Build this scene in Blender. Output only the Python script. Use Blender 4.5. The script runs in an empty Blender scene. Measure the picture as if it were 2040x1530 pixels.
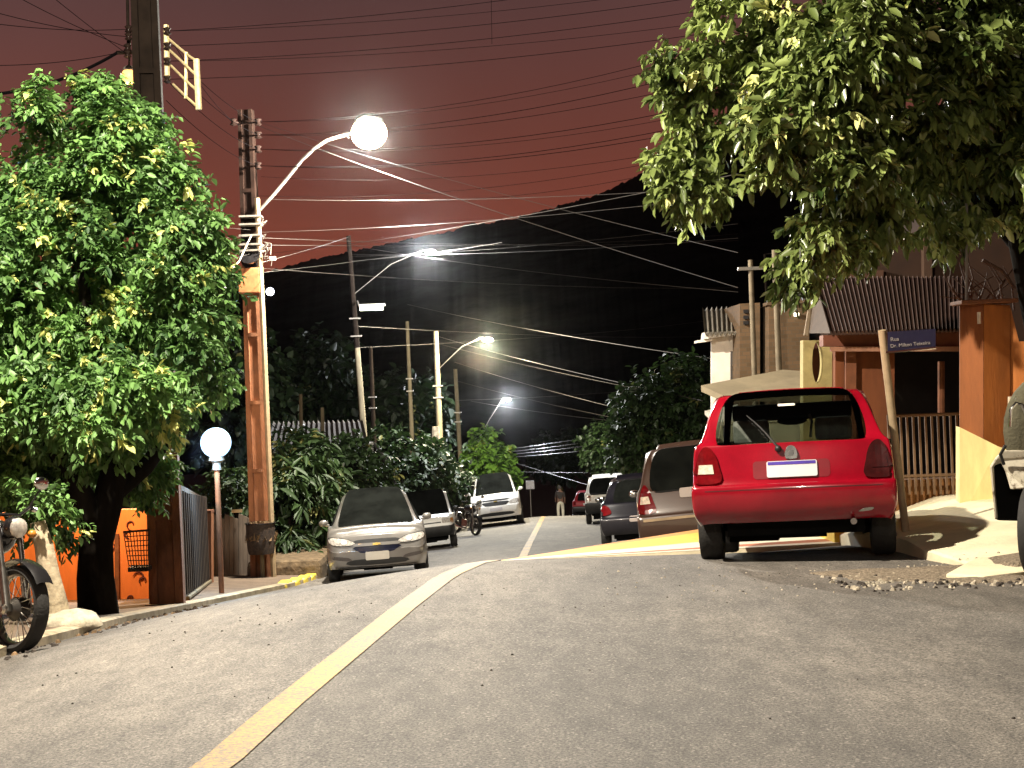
import bpy, bmesh, math, random
import numpy as np
from mathutils import Vector, Matrix
from mathutils.bvhtree import BVHTree
random.seed(7)
scn = bpy.context.scene
COL = scn.collection
PI = math.pi
R = math.radians
V = Vector
F, ROLL = 3000.0, R(2.2)

def U(u, v, Y):
    """where the sight line of a photo point lies at distance Y"""
    dx, dy = u - 1020.0, 765.0 - v
    c, s = math.cos(ROLL), math.sin(ROLL)
    return V(((dx * c + dy * s) * Y / F, Y, (-dx * s + dy * c) * Y / F))

# ------------------------------------------------------------------ materials
MATS = {}
def nodes_of(m):
    m.use_nodes = True
    return m.node_tree.nodes, m.node_tree.links, m.node_tree.nodes['Principled BSDF']

def mat(name, col, rough=.6, metal=0., var=.25, scale=6., bump=0., bscale=None, coat=0., spec=None, stretch=None, detail=6.):
    """plain surface whose own colour is broken up by noise"""
    if name in MATS: return MATS[name]
    m = bpy.data.materials.new(name); MATS[name] = m
    N, L, b = nodes_of(m)
    b.inputs['Roughness'].default_value = rough
    b.inputs['Metallic'].default_value = metal
    b.inputs['Coat Weight'].default_value = coat
    if coat: b.inputs['Coat Roughness'].default_value = .06
    if spec is not None: b.inputs['Specular IOR Level'].default_value = spec
    tc = N.new('ShaderNodeTexCoord'); mp = N.new('ShaderNodeMapping')
    L.new(tc.outputs['Object'], mp.inputs['Vector'])
    if stretch: mp.inputs['Scale'].default_value = stretch
    n = N.new('ShaderNodeTexNoise'); n.inputs['Scale'].default_value = scale; n.inputs['Detail'].default_value = detail
    n.inputs['Roughness'].default_value = .65
    L.new(mp.outputs[0], n.inputs['Vector'])
    cr = N.new('ShaderNodeValToRGB'); L.new(n.outputs['Fac'], cr.inputs[0])
    e = cr.color_ramp.elements
    e[0].position, e[1].position = .3, .7
    e[0].color = tuple(c * (1 - var) for c in col) + (1,)
    e[1].color = tuple(min(1, c * (1 + var)) for c in col) + (1,)
    L.new(cr.outputs[0], b.inputs['Base Color'])
    if bump:
        n2 = N.new('ShaderNodeTexNoise'); n2.inputs['Scale'].default_value = bscale or scale * 4; n2.inputs['Detail'].default_value = 5
        L.new(mp.outputs[0], n2.inputs['Vector'])
        bp = N.new('ShaderNodeBump'); bp.inputs['Strength'].default_value = bump; bp.inputs['Distance'].default_value = .02
        L.new(n2.outputs['Fac'], bp.inputs['Height']); L.new(bp.outputs[0], b.inputs['Normal'])
    return m

def paint(name, col, metal=0., rough=.35, dirt=.12):
    """car paint outside, dark trim on the inner face of the sheet"""
    m = mat(name, col, rough, metal, dirt, 2.5, coat=.8)
    N, L = m.node_tree.nodes, m.node_tree.links
    b = N['Principled BSDF']; out = N['Material Output']
    g = N.new('ShaderNodeNewGeometry'); d = N.new('ShaderNodeBsdfDiffuse'); d.inputs[0].default_value = (.02, .02, .02, 1)
    mx = N.new('ShaderNodeMixShader')
    L.new(g.outputs['Backfacing'], mx.inputs[0]); L.new(b.outputs[0], mx.inputs[1]); L.new(d.outputs[0], mx.inputs[2])
    L.new(mx.outputs[0], out.inputs[0])
    return m

def glow(name, col, strength):
    if name in MATS: return MATS[name]
    m = bpy.data.materials.new(name); MATS[name] = m
    N, L, b = nodes_of(m)
    b.inputs['Base Color'].default_value = tuple(col) + (1,)
    b.inputs['Emission Color'].default_value = tuple(col) + (1,)
    b.inputs['Emission Strength'].default_value = strength
    return m

def see_glass(name, tint, refl=.12):
    if name in MATS: return MATS[name]
    m = bpy.data.materials.new(name); MATS[name] = m
    N, L, b = nodes_of(m); out = N['Material Output']
    t = N.new('ShaderNodeBsdfTransparent'); t.inputs[0].default_value = tuple(tint) + (1,)
    g = N.new('ShaderNodeBsdfGlossy'); g.inputs['Roughness'].default_value = .03
    mx = N.new('ShaderNodeMixShader')
    mx.inputs[0].default_value = .06; L.new(t.outputs[0], mx.inputs[1]); L.new(g.outputs[0], mx.inputs[2])
    L.new(mx.outputs[0], out.inputs[0])
    return m

def leaf_mat(name, dark, light, yellow, rough=.42, trans=.25):
    m = bpy.data.materials.new(name); MATS[name] = m
    N, L, b = nodes_of(m); out = N['Material Output']
    a = N.new('ShaderNodeAttribute'); a.attribute_name = 'tone'
    cr = N.new('ShaderNodeValToRGB'); L.new(a.outputs['Fac'], cr.inputs[0])
    e = cr.color_ramp.elements
    e[0].position = 0; e[0].color = tuple(dark) + (1,)
    e[1].position = .8; e[1].color = tuple(light) + (1,)
    k = e.new(.93); k.color = tuple(yellow) + (1,)
    L.new(cr.outputs[0], b.inputs['Base Color'])
    b.inputs['Roughness'].default_value = rough
    b.inputs['Specular IOR Level'].default_value = .6
    t = N.new('ShaderNodeBsdfTranslucent'); L.new(cr.outputs[0], t.inputs[0])
    mx = N.new('ShaderNodeMixShader'); mx.inputs[0].default_value = trans
    L.new(b.outputs[0], mx.inputs[1]); L.new(t.outputs[0], mx.inputs[2]); L.new(mx.outputs[0], out.inputs[0])
    return m

# ------------------------------------------------------------------ mesh builder
class MB:
    def __init__(s): s.v = []; s.f = []
    def add(s, vs, fs):
        o = len(s.v); s.v += [V(p) for p in vs]; s.f += [tuple(i + o for i in f) for f in fs]; return s
    def box(s, c, d, rot=None, taper=1., bev=0.):
        x, y, z = d[0] / 2, d[1] / 2, d[2] / 2
        vs = [V((sx * x * (taper if sz > 0 else 1), sy * y * (taper if sz > 0 else 1), sz * z)) for sz in (-1, 1) for sy in (-1, 1) for sx in (-1, 1)]
        if rot is not None: vs = [rot @ p for p in vs]
        return s.add([p + V(c) for p in vs], [(0, 2, 3, 1), (4, 5, 7, 6), (0, 1, 5, 4), (2, 6, 7, 3), (0, 4, 6, 2), (1, 3, 7, 5)])
    def tube(s, path, r, n=8, cap=True):
        path = [V(p) for p in path]; m = len(path)
        rs = r if isinstance(r, (list, tuple)) else [r] * m
        up = None; vs = []; fs = []
        for i, p in enumerate(path):
            t = (path[min(i + 1, m - 1)] - path[max(i - 1, 0)]).normalized()
            if up is None:
                a = V((0, 0, 1)) if abs(t.z) < .9 else V((1, 0, 0))
                up = (a - t * a.dot(t)).normalized()
            else: up = (up - t * up.dot(t)).normalized()
            w = t.cross(up)
            for k in range(n):
                q = 2 * PI * k / n
                vs.append(p + (up * math.cos(q) + w * math.sin(q)) * rs[i])
        for i in range(m - 1):
            for k in range(n):
                k2 = (k + 1) % n
                fs.append((i * n + k, i * n + k2, (i + 1) * n + k2, (i + 1) * n + k))
        if cap: fs += [tuple(reversed(range(n))), tuple(range((m - 1) * n, m * n))]
        return s.add(vs, fs)
    def lathe(s, prof, n=24, M=None):
        """prof: (radius, height) along local z"""
        vs, fs = [], []
        for r, h in prof:
            for k in range(n):
                q = 2 * PI * k / n; p = V((r * math.cos(q), r * math.sin(q), h))
                vs.append(M @ p if M is not None else p)
        for i in range(len(prof) - 1):
            for k in range(n):
                k2 = (k + 1) % n
                fs.append((i * n + k, i * n + k2, (i + 1) * n + k2, (i + 1) * n + k))
        return s.add(vs, fs)
    def prism(s, poly, off):
        """flat outline (3D points) swept by off"""
        n = len(poly); off = V(off); ps = [V(p) for p in poly]
        return s.add(ps + [p + off for p in ps], [tuple(reversed(range(n))), tuple(range(n, 2 * n))] + [(i, (i + 1) % n, n + (i + 1) % n, n + i) for i in range(n)])
    def ball(s, c, r, nu=12, nv=8, M=None):
        rr = r if isinstance(r, (tuple, list)) else (r, r, r)
        vs, fs = [], []
        for i in range(nv + 1):
            a = PI * i / nv
            for k in range(nu):
                q = 2 * PI * k / nu
                p = V((rr[0] * math.sin(a) * math.cos(q), rr[1] * math.sin(a) * math.sin(q), rr[2] * math.cos(a)))
                vs.append(V(c) + (M @ p if M is not None else p))
        for i in range(nv):
            for k in range(nu):
                k2 = (k + 1) % nu
                fs.append((i * nu + k, (i + 1) * nu + k, (i + 1) * nu + k2, i * nu + k2))
        return s.add(vs, fs)
    def build(s, name, m, parent=None, smooth=False, bevel=0., fix=True, label=None):
        me = bpy.data.meshes.new(name)
        me.from_pydata([tuple(p) for p in s.v], [], s.f)
        if fix or bevel:
            bm = bmesh.new(); bm.from_mesh(me)
            bmesh.ops.remove_doubles(bm, verts=bm.verts, dist=1e-5)
            bmesh.ops.recalc_face_normals(bm, faces=bm.faces)
            if bevel:
                es = [e for e in bm.edges if len(e.link_faces) == 2 and e.calc_face_angle(0) > .5]
                bmesh.ops.bevel(bm, geom=es, offset=bevel, segments=2, affect='EDGES', profile=.6)
            bm.to_mesh(me); bm.free()
        if smooth:
            me.polygons.foreach_set('use_smooth', [True] * len(me.polygons))
            try: me.set_sharp_from_angle(angle=R(40))
            except Exception: pass
        me.materials.append(m)
        o = bpy.data.objects.new(name, me); COL.objects.link(o)
        if parent: o.parent = parent
        if label: o['label'] = label
        return o

def tag(o, label=None, cat=None, group=None, kind=None):
    for k, x in (('label', label), ('category', cat), ('group', group), ('kind', kind)):
        if x: o[k] = x
    return o
def thing(name, label, cat, loc=(0, 0, 0), M=None, group=None):
    o = bpy.data.objects.new(name, None); COL.objects.link(o); o.empty_display_size = .2
    if M is not None: o.matrix_world = M
    else: o.location = loc
    return tag(o, label, cat, group)
def kids(o): return [c for c in bpy.data.objects if c.parent == o]
def copy_tree(o, parent=None):
    c = o.copy(); COL.objects.link(c); c.parent = parent
    for ch in kids(o): copy_tree(ch, c)
    return c
def RZ(a): return Matrix.Rotation(a, 3, 'Z')

# ------------------------------------------------------------------ the lie of the land
def I(y, xs, ys): return float(np.interp(y, xs, ys))
ZC = ([-60, 0, 6, 10, 12, 13, 14, 16, 18, 22, 26, 29, 30, 40, 50, 58, 60, 62, 66, 72, 86, 100, 140, 200],
      [-1.45, -1.45, -1.45, -1.46, -1.49, -1.535, -1.635, -2.0, -2.3, -2.85, -3.22, -3.44, -3.5, -4.15, -4.75, -5.2, -5.32, -5.5, -5.98, -6.55, -7.75, -9, -12.5, -17])
ZL = ([-60, 5, 10.4, 15.5, 21, 25.6, 40, 50, 58, 61, 66, 86, 140, 200],
      [-1.6, -1.6, -1.75, -2.3, -2.9, -3.3, -4.38, -5.05, -5.5, -5.72, -6.25, -7.95, -12.7, -17])
ZR = ([-60, 5, 10, 12, 13, 14, 15.5, 18, 22, 26, 32, 40, 49, 58, 61, 66, 86, 140, 200],
      [-1.48, -1.49, -1.5, -1.53, -1.58, -1.66, -1.79, -2.15, -2.65, -3.02, -3.5, -4.05, -4.62, -5.2, -5.45, -6.05, -7.8, -12.5, -17])
XC = ([-60, 0, 6, 7, 8.5, 10, 11.6, 13, 14, 16, 20, 30, 38, 45, 52, 58, 86, 140.], [-3.2, -2.2, -1.21, -1.12, -.95, -.78, -.6, -.37, -.25, -.2, -.1, .06, .29, .52, .76, .98, 1.9, 3.5])
XL = ([-60, 5, 10.4, 15.5, 21, 25.6, 40, 58, 86, 140], [-3.6, -3.4, -3.6, -4.05, -4.25, -3.85, -3.35, -2.65, -1.8, .2])
XR = ([-60, 9.6, 10.6, 12, 20, 32, 49, 60, 86, 140], [14, 14, 3.6, 3.25, 3.55, 3.8, 4.0, 4.1, 5.3, 7])
ZS = ([-60, 11, 15, 17, 20, 26, 34, 50, 66, 140], [-1.35, -1.35, -1.3, -1.4, -1.75, -2.5, -3.1, -4.3, -5.7, -12.2])
def H(x, y):
    """height of the road and of the ground beside it"""
    xl, xc, xr = I(y, *XL), I(y, *XC), I(y, *XR)
    if x <= xl: return I(y, *ZL) 
    if x >= xr: return I(y, *ZR)
    zl, zc, zr = I(y, *ZL), I(y, *ZC), I(y, *ZR)
    if x < xc: t = (xc - x) / (xc - xl); return zc + (zl - zc) * t ** 1.35
    t = (x - xc) / (xr - xc); return zc + (zr - zc) * t ** 1.35
def kerb_h(y): return .015 + .115 * min(1, max(0, (y - 11.2) / 1.5))
def side_h(x, y):
    xr = I(y, *XR); zr = I(y, *ZR); zs = max(I(y, *ZS), zr + .1); kh = kerb_h(y)
    return zr + kh + (zs - zr - kh) * min(1, max(0, (x - xr) / 1.2))
def left_h(x, y): return I(y, *ZL) + .075 + .02 * max(0, I(y, *XL) - x)

def struct(name, mb, m, smooth=True, kind='structure'):
    o = mb.build(name, m, smooth=smooth); o['kind'] = kind; return o
def sheet(name, ys, xf, zf, n, m, kind='structure', dz=0.):
    mb = MB(); vs = []; fs = []
    for j, y in enumerate(ys):
        for i in range(n + 1):
            x = xf(y, i / n); vs.append((x, y, zf(x, y) + dz))
    for j in range(len(ys) - 1):
        for i in range(n):
            a = j * (n + 1) + i; fs.append((a, a + 1, a + n + 2, a + n + 1))
    mb.add(vs, fs)
    return struct(name, mb, m, kind=kind)

# asphalt: worn aggregate, patches, oil
def asphalt_mat():
    m = bpy.data.materials.new('asphalt'); N, L, b = nodes_of(m)
    tc = N.new('ShaderNodeTexCoord')
    def noise(sc, det=4., stretch=None, rough=.6):
        n = N.new('ShaderNodeTexNoise'); n.inputs['Scale'].default_value = sc; n.inputs['Detail'].default_value = det; n.inputs['Roughness'].default_value = rough
        if stretch:
            mp = N.new('ShaderNodeMapping'); mp.inputs['Scale'].default_value = stretch
            L.new(tc.outputs['Object'], mp.inputs[0]); L.new(mp.outputs[0], n.inputs['Vector'])
        else: L.new(tc.outputs['Object'], n.inputs['Vector'])
        return n
    fine, mid, big = noise(75., 3., rough=.8), noise(7., 7., (1, .35, 1), .7), noise(.5, 6., (1, .3, 1), .62)
    vo = N.new('ShaderNodeTexVoronoi'); vo.inputs['Scale'].default_value = 95.; L.new(tc.outputs['Object'], vo.inputs['Vector'])
    r1 = N.new('ShaderNodeValToRGB'); L.new(fine.outputs['Fac'], r1.inputs[0])
    e = r1.color_ramp.elements; e[0].position, e[1].position = .33, .68
    e[0].color = (.02, .018, .0165, 1); e[1].color = (.275, .25, .222, 1)
    r2 = N.new('ShaderNodeValToRGB'); L.new(big.outputs['Fac'], r2.inputs[0])
    e = r2.color_ramp.elements; e[0].position, e[1].position = .38, .62
    e[0].color = (.56, .56, .57, 1); e[1].color = (1.12, 1.1, 1.06, 1)
    r3 = N.new('ShaderNodeValToRGB'); L.new(mid.outputs['Fac'], r3.inputs[0])
    e = r3.color_ramp.elements; e[0].position, e[1].position = .3, .7
    e[0].color = (.6, .6, .6, 1); e[1].color = (1.25, 1.25, 1.25, 1)
    def mul(a, c):
        x = N.new('ShaderNodeMix'); x.data_type = 'RGBA'; x.blend_type = 'MULTIPLY'; x.inputs[0].default_value = 1
        L.new(a, x.inputs[6]); L.new(c, x.inputs[7]); return x.outputs[2]
    c = mul(mul(r1.outputs[0], r2.outputs[0]), r3.outputs[0])
    # pale chips in the aggregate
    r4 = N.new('ShaderNodeValToRGB'); L.new(vo.outputs['Color'], r4.inputs[0])
    e = r4.color_ramp.elements; e[0].position, e[1].position = .80, .9; e[0].color = (0, 0, 0, 1); e[1].color = (.11, .1, .088, 1)
    ad = N.new('ShaderNodeMix'); ad.data_type = 'RGBA'; ad.blend_type = 'ADD'; ad.inputs[0].default_value = 1
    L.new(c, ad.inputs[6]); L.new(r4.outputs[0], ad.inputs[7])
    # hairline cracks, broken up by the big noise
    vc = N.new('ShaderNodeTexVoronoi'); vc.feature = 'DISTANCE_TO_EDGE'; vc.inputs['Scale'].default_value = .42
    wp = noise(2.2, 5.); wm = N.new('ShaderNodeMix'); wm.data_type = 'RGBA'; wm.inputs[0].default_value = .28
    L.new(tc.outputs['Object'], wm.inputs[6]); L.new(wp.outputs['Color'], wm.inputs[7]); L.new(wm.outputs[2], vc.inputs['Vector'])
    r5 = N.new('ShaderNodeValToRGB'); L.new(vc.outputs['Distance'], r5.inputs[0])
    e = r5.color_ramp.elements; e[0].position, e[1].position = .001, .005; e[0].color = (.8, .8, .8, 1); e[1].color = (1, 1, 1, 1)
    fin = mul(ad.outputs[2], r5.outputs[0])
    L.new(fin, b.inputs['Base Color'])
    b.inputs['Roughness'].default_value = .82
    bp = N.new('ShaderNodeBump'); bp.inputs['Strength'].default_value = .55; bp.inputs['Distance'].default_value = .012
    L.new(fine.outputs['Fac'], bp.inputs['Height']); L.new(bp.outputs[0], b.inputs['Normal'])
    return m
def worn_paint(name, col, under, cut=.42, scale=38.):
    m = bpy.data.materials.new(name); MATS[name] = m; N, L, b = nodes_of(m)
    tc = N.new('ShaderNodeTexCoord')
    n = N.new('ShaderNodeTexNoise'); n.inputs['Scale'].default_value = scale; n.inputs['Detail'].default_value = 7; n.inputs['Roughness'].default_value = .75
    L.new(tc.outputs['Object'], n.inputs['Vector'])
    n2 = N.new('ShaderNodeTexNoise'); n2.inputs['Scale'].default_value = 1.1; n2.inputs['Detail'].default_value = 3; L.new(tc.outputs['Object'], n2.inputs['Vector'])
    ad = N.new('ShaderNodeMath'); ad.operation = 'MULTIPLY_ADD'; ad.inputs[1].default_value = .35; L.new(n2.outputs['Fac'], ad.inputs[0]); L.new(n.outputs['Fac'], ad.inputs[2])
    cr = N.new('ShaderNodeValToRGB'); L.new(ad.outputs[0], cr.inputs[0])
    e = cr.color_ramp.elements; e[0].position, e[1].position = cut + .1, cut + .2
    e[0].color = tuple(under) + (1,); e[1].color = tuple(col) + (1,)
    k = e.new(min(.99, cut + .42)); k.color = tuple(min(1, x * 1.15) for x in col) + (1,)
    L.new(cr.outputs[0], b.inputs['Base Color']); b.inputs['Roughness'].default_value = .7
    return m

ASPH = asphalt_mat()
YEL = worn_paint('yellow_road_paint', (.32, .175, .026), (.12, .09, .055), .525, 48.)
YELK = worn_paint('yellow_kerb_paint', (.66, .50, .06), (.4, .33, .18), .35, 14.)
WHT = worn_paint('white_road_paint', (.66, .6, .48), (.4, .35, .28), .3)
REDP = worn_paint('red_road_paint', (.42, .13, .06), (.3, .14, .08), .3)
ORP = worn_paint('orange_road_paint', (.62, .27, .06), (.4, .2, .08), .3)
PAVE = mat('pavement_concrete', (.74, .66, .46), .85, var=.16, scale=2.2, bump=.35, bscale=30)
DIRT = mat('dirt_ground', (.10, .068, .042), .95, var=.5, scale=3, bump=.6, bscale=18)
GRAV = mat('gravel_earth', (.20, .16, .115), .95, var=.8, scale=42, bump=1., bscale=60)

ys = [-60, -30, -15] + [i * .5 for i in range(-10, 10)] + [5 + i * .125 for i in range(128)] + [21 + i * .25 for i in range(196)] + [70 + 2 * i for i in range(36)]
sheet('road', ys, lambda y, t: I(y, *XL) + (I(y, *XR) - I(y, *XL)) * t, H, 72, ASPH)
# big ground below everything
mb = MB(); gx = [-400, -120, -40, -16, -8, -5, -2, 2, 5, 8, 14, 40, 120, 400]; gy = [-300, -60, -20, 0, 6, 10, 14, 18, 22, 26, 30, 40, 50, 58, 62, 66, 86, 100, 140, 200, 500, 900]
def ground_z(x, y):
    yy = min(y, 140); z = min(I(yy, *ZL), I(yy, *ZC), I(yy, *ZR)) - .3
    return z
vs = [(x, y, ground_z(x, y)) for y in gy for x in gx]; n = len(gx)
mb.add(vs, [(j * n + i, j * n + i + 1, (j + 1) * n + i + 1, (j + 1) * n + i) for j in range(len(gy) - 1) for i in range(n - 1)])
struct('ground', mb, DIRT)
# pavements
ys2 = [10.9 + .3 * i for i in range(40)] + [23 + i for i in range(44)] + [67 + 3 * i for i in range(25)]
def kerb_strip(name, ysx, edge, zf, w, m, sgn, inner):
    """raised kerb: face, top and a walk behind it"""
    mb = MB(); cols = 4
    vs = []
    for y in ysx:
        x = edge(y); z0 = H(x - sgn * .0, y)
        kh = kerb_h(y) - .01 if sgn > 0 else .065
        vs += [(x, y, z0 - .1), (x, y, z0 + kh), (x + sgn * .03, y, z0 + kh + .015), (x + sgn * w, y, zf(x + sgn * w, y) + .004)]
    fs = []
    for j in range(len(ysx) - 1):
        for i in range(3): fs.append((j * 4 + i, j * 4 + i + 1, (j + 1) * 4 + i + 1, (j + 1) * 4 + i))
    mb.add(vs, fs); return mb
sheet('pavement', ys2, lambda y, t: I(y, *XR) + .14 + 2.6 * t, lambda x, y: side_h(x, y), 8, PAVE)
struct('kerb', kerb_strip('kerb', ys2, lambda y: I(y, *XR), side_h, .16, PAVE, 1, 0), PAVE, smooth=False)
sheet('yard', ys2, lambda y, t: I(y, *XR) + 2.7 + 26 * t, lambda x, y: side_h(x, y) - .02, 4, DIRT)
ys3 = [-40, -10, 0, 4, 7] + [9 + .5 * i for i in range(40)] + [29 + i for i in range(38)] + [67 + 3 * i for i in range(25)]
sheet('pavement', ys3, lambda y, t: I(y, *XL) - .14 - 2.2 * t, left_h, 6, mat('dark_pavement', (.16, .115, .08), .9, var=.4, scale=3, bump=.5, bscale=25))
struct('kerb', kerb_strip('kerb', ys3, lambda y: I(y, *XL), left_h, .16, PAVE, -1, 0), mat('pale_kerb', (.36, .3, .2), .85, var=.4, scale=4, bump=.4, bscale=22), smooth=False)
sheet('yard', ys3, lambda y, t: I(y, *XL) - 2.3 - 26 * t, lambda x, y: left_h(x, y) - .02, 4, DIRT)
# gravel spilling over the corner on the right
mb = MB(); N_ = 26
vs = []; fs = []
for j in range(N_ + 1):
    for i in range(N_ + 1):
        a, r = PI * 2 * i / N_, j / N_
        wob = 1 + .14 * math.sin(3 * a) + .09 * math.sin(7 * a + 2) + .07 * math.sin(13 * a); x = 3.5 + 1.25 * r * math.cos(a) * wob; y = 10.95 + .62 * r * math.sin(a) * wob
        z = max(H(x, y), side_h(x, y) + .006 if y > 10.9 and x > I(y, *XR) + .05 else -9) + (.006 if r < .99 else -.01) + .05 * (1 - r ** 2) * (.6 + .4 * math.sin(9 * x) * math.cos(8 * y))
        vs.append((x, y, z))
for j in range(N_):
    for i in range(N_):
        a = j * (N_ + 1) + i; fs.append((a, a + 1, a + N_ + 2, a + N_ + 1))
mb.add(vs, fs); struct('gravel', mb, GRAV, kind='stuff')
# broken slab of concrete at the corner
a4 = [(1884, 1143), (1960, 1148), (2060, 1136), (2060, 1086), (2005, 1096), (1940, 1112)]
def on_plane(u, v, z): d = U(u, v, 1.); return d * (z / d.z)
pts = [on_plane(u, v, -1.462) for u, v in a4]
mb = MB().prism(pts, (0, 0, -.12)); slab_ = mb.build('concrete_slab', PAVE, bevel=.015); tag(slab_, 'broken pale concrete slab lying in the gravel beside the off-road car', 'slab')
# loose stones and grit on the asphalt
def grit(name, spots, m, seed):
    rnd = random.Random(seed); mb = MB()
    for (x0, x1, y0, y1, n_, s0, s1) in spots:
        for _ in range(n_):
            x, y = rnd.uniform(x0, x1), rnd.uniform(y0, y1); s = rnd.uniform(s0, s1)
            q = RZ(rnd.uniform(0, 6.3)); h = max(H(x, y), side_h(x, y) if y > 10.9 and x > I(y, *XR) else -9)
            pts = [V((s * math.cos(a) * rnd.uniform(.6, 1.2), s * .7 * math.sin(a) * rnd.uniform(.6, 1.2), 0)) for a in (0, 1.2, 2.3, 3.3, 4.4, 5.4)]
            top = [p * .6 + V((0, 0, s * rnd.uniform(.35, .8))) for p in pts]
            vs = [q @ p + V((x, y, h)) for p in pts + top]
            mb.add(vs, [(0, 1, 7, 6), (1, 2, 8, 7), (2, 3, 9, 8), (3, 4, 10, 9), (4, 5, 11, 10), (5, 0, 6, 11), (6, 7, 8, 9, 10, 11)])
    return struct(name, mb, m, smooth=False, kind='stuff')
grit('gravel', [(2.2, 4.0, 10.0, 11.2, 260, .008, .03), (.6, 3.3, 9.8, 12, 90, .004, .013), (2.6, 3.9, 10.8, 11.4, 130, .006, .022), (2.9, 3.7, 11.0, 11.7, 60, .006, .018)], mat('pale_stones', (.4, .35, .27), .9, var=.5, scale=9), 3)
grit('gravel', [(2.2, 3.8, 9.9, 11.0, 120, .01, .032), (-3, 2.2, 6, 11, 22, .005, .012), (-3, 3.2, 9.6, 12.5, 90, .004, .011), (-4, -1, 6, 12, 25, .005, .012), (-3.6, -3.3, 10, 15, 50, .01, .03)], mat('dark_stones', (.045, .036, .03), .9, var=.5, scale=9), 5)

# yellow line down the middle of the road
def line_on_road(name, ysx, w, m, dz=.005, xoff=0.):
    mb = MB(); vs = []; fs = []
    for j, y in enumerate(ysx):
        xa = I(y, *XC) + xoff; xb = I(y + .3, *XC) + xoff; t = V((xb - xa, .3, 0)).normalized(); nn = V((t.y, -t.x, 0))
        for i in range(4):
            p = V((xa, y, 0)) + nn * w * (i / 3 - .5); vs.append((p.x, p.y, H(p.x, p.y) + dz))
    for j in range(len(ysx) - 1):
        for i in range(3): a = j * 4 + i; fs.append((a, a + 1, a + 5, a + 4))
    mb.add(vs, fs); return struct(name, mb, m)
line_on_road('road_marking', [3 + .125 * i for i in range(144)] + [21 + .25 * i for i in range(166)], .17, YEL)
# painted ramp beyond the crest
A = U(985, 1118, 16.2); Bn, Bf = U(1395, 1096, 16.0), U(1400, 1053, 18.6)
d1, d2 = (Bn - A), (Bf - A); Bn = A + d1 * 1.75; Bf = A + d2 * 1.6
ramp = thing('speed_ramp', 'low painted ramp in yellow, orange and white crossing the road beside the red hatchback', 'ramp', A)
def mixp(t): return Bn.lerp(Bf, t)
stripes = [(0, .05, WHT, 'edge_stripe'), (.05, .13, REDP, 'edge_stripe'), (.13, .38, WHT, 'white_stripe'), (.38, .84, YELK, 'yellow_stripe'), (.84, 1., ORP, 'edge_stripe')]
for t0, t1, m, nm in stripes:
    mb = MB(); K = 12; vs = []; fs = []
    for i in range(K + 1):
        k = i / K
        for t in (t0, t1):
            p = A.lerp(mixp(t), k) - A; vs.append(p)
    for i in range(K): fs.append((2 * i, 2 * i + 1, 2 * i + 3, 2 * i + 2))
    mb.add(vs, fs); mb.build(nm, m, ramp)
mb = MB(); q = [V((0, 0, 0)), Bn - A, Bf - A]; lo = [p + V((0, 0, -.004)) for p in q]; dn = [p + V((0, 0, -.75)) for p in q]
mb.add(lo + dn, [(0, 1, 2), (3, 5, 4), (0, 3, 4, 1), (1, 4, 5, 2), (2, 5, 3, 0)]); mb.build('base', PAVE, ramp)

# far hill, black against the glow
ridge = [(-400, 640), (0, 610), (300, 585), (450, 562), (540, 541), (620, 520), (700, 502), (780, 487), (840, 473), (900, 463), (930, 450), (950, 452), (1000, 441), (1050, 431), (1100, 416), (1150, 401), (1200, 387), (1250, 362), (1300, 336), (1345, 314), (1450, 275), (1600, 250), (1900, 205), (2400, 190), (3000, 230)]
rnd = random.Random(4); mb = MB(); us = np.arange(-400, 3000, 4.); rv = np.interp(us, [p[0] for p in ridge], [p[1] for p in ridge])
vs = []
for u, v in zip(us, rv):
    b = rnd.uniform(0, 4) + (8 * math.exp(-((u - 945) / 9) ** 2)) + 2 * math.sin(u * .21) * math.sin(u * .047)
    top = U(u, v - b, 520); q = U(u, v + 4, 505)
    vs += [(top.x, 560, -25), tuple(top), tuple(q), (q.x * .82, 400, top.z * .55 - 5), (q.x * .5, 215, -20)]
mb.add(vs, [(i * 5 + k, i * 5 + k + 1, (i + 1) * 5 + k + 1, (i + 1) * 5 + k) for i in range(len(us) - 1) for k in range(4)])
struct('hill', mb, mat('hill_forest', (.02, .024, .022), 1., var=.8, scale=.06, spec=0.))
# ------------------------------------------------------------------ vehicles
RUB = mat('tyre_rubber', (.018, .017, .016), .8, var=.35, scale=12, bump=.3, bscale=60)
RIM = mat('alloy_rim', (.35, .34, .33), .35, 1., .2, 9)
STEELW = mat('steel_rim', (.12, .12, .12), .5, .6, .3, 9)
BLK = mat('black_plastic', (.014, .014, .014), .5, var=.3, scale=8)
DARKG = mat('dark_glass', (.008, .009, .008), .07, var=.5, scale=2, coat=.5)
CHR = mat('chrome', (.62, .6, .57), .16, 1., .1, 6)
UNDER = mat('underbody_black', (.006, .006, .006), .95, var=.3, spec=.1)
SEATF = mat('seat_fabric', (.34, .34, .31), .9, var=.3, scale=14)
TAILR = mat('tail_lens_red', (.13, .003, .005), .14, var=.35, scale=14, coat=.6)
TAILW = mat('tail_lens_clear', (.62, .52, .42), .18, var=.4, scale=26, coat=.5)
TAILD = mat('tail_lens_shaded', (.035, .005, .005), .2, var=.4, scale=14, coat=.6)  # shaded copy of the red lens, for the dim right tail light
HEADL = mat('headlamp_lens', (.62, .58, .52), .15, .3, .5, 22, coat=.8)
PLATE = mat('plate_white', (.62, .60, .62), .5, var=.06, scale=3)
PLATEB = mat('plate_band_blue', (.06, .03, .32), .5, var=.2)
CLEAR = see_glass('clear_glass', (.38, .42, .40))

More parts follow.
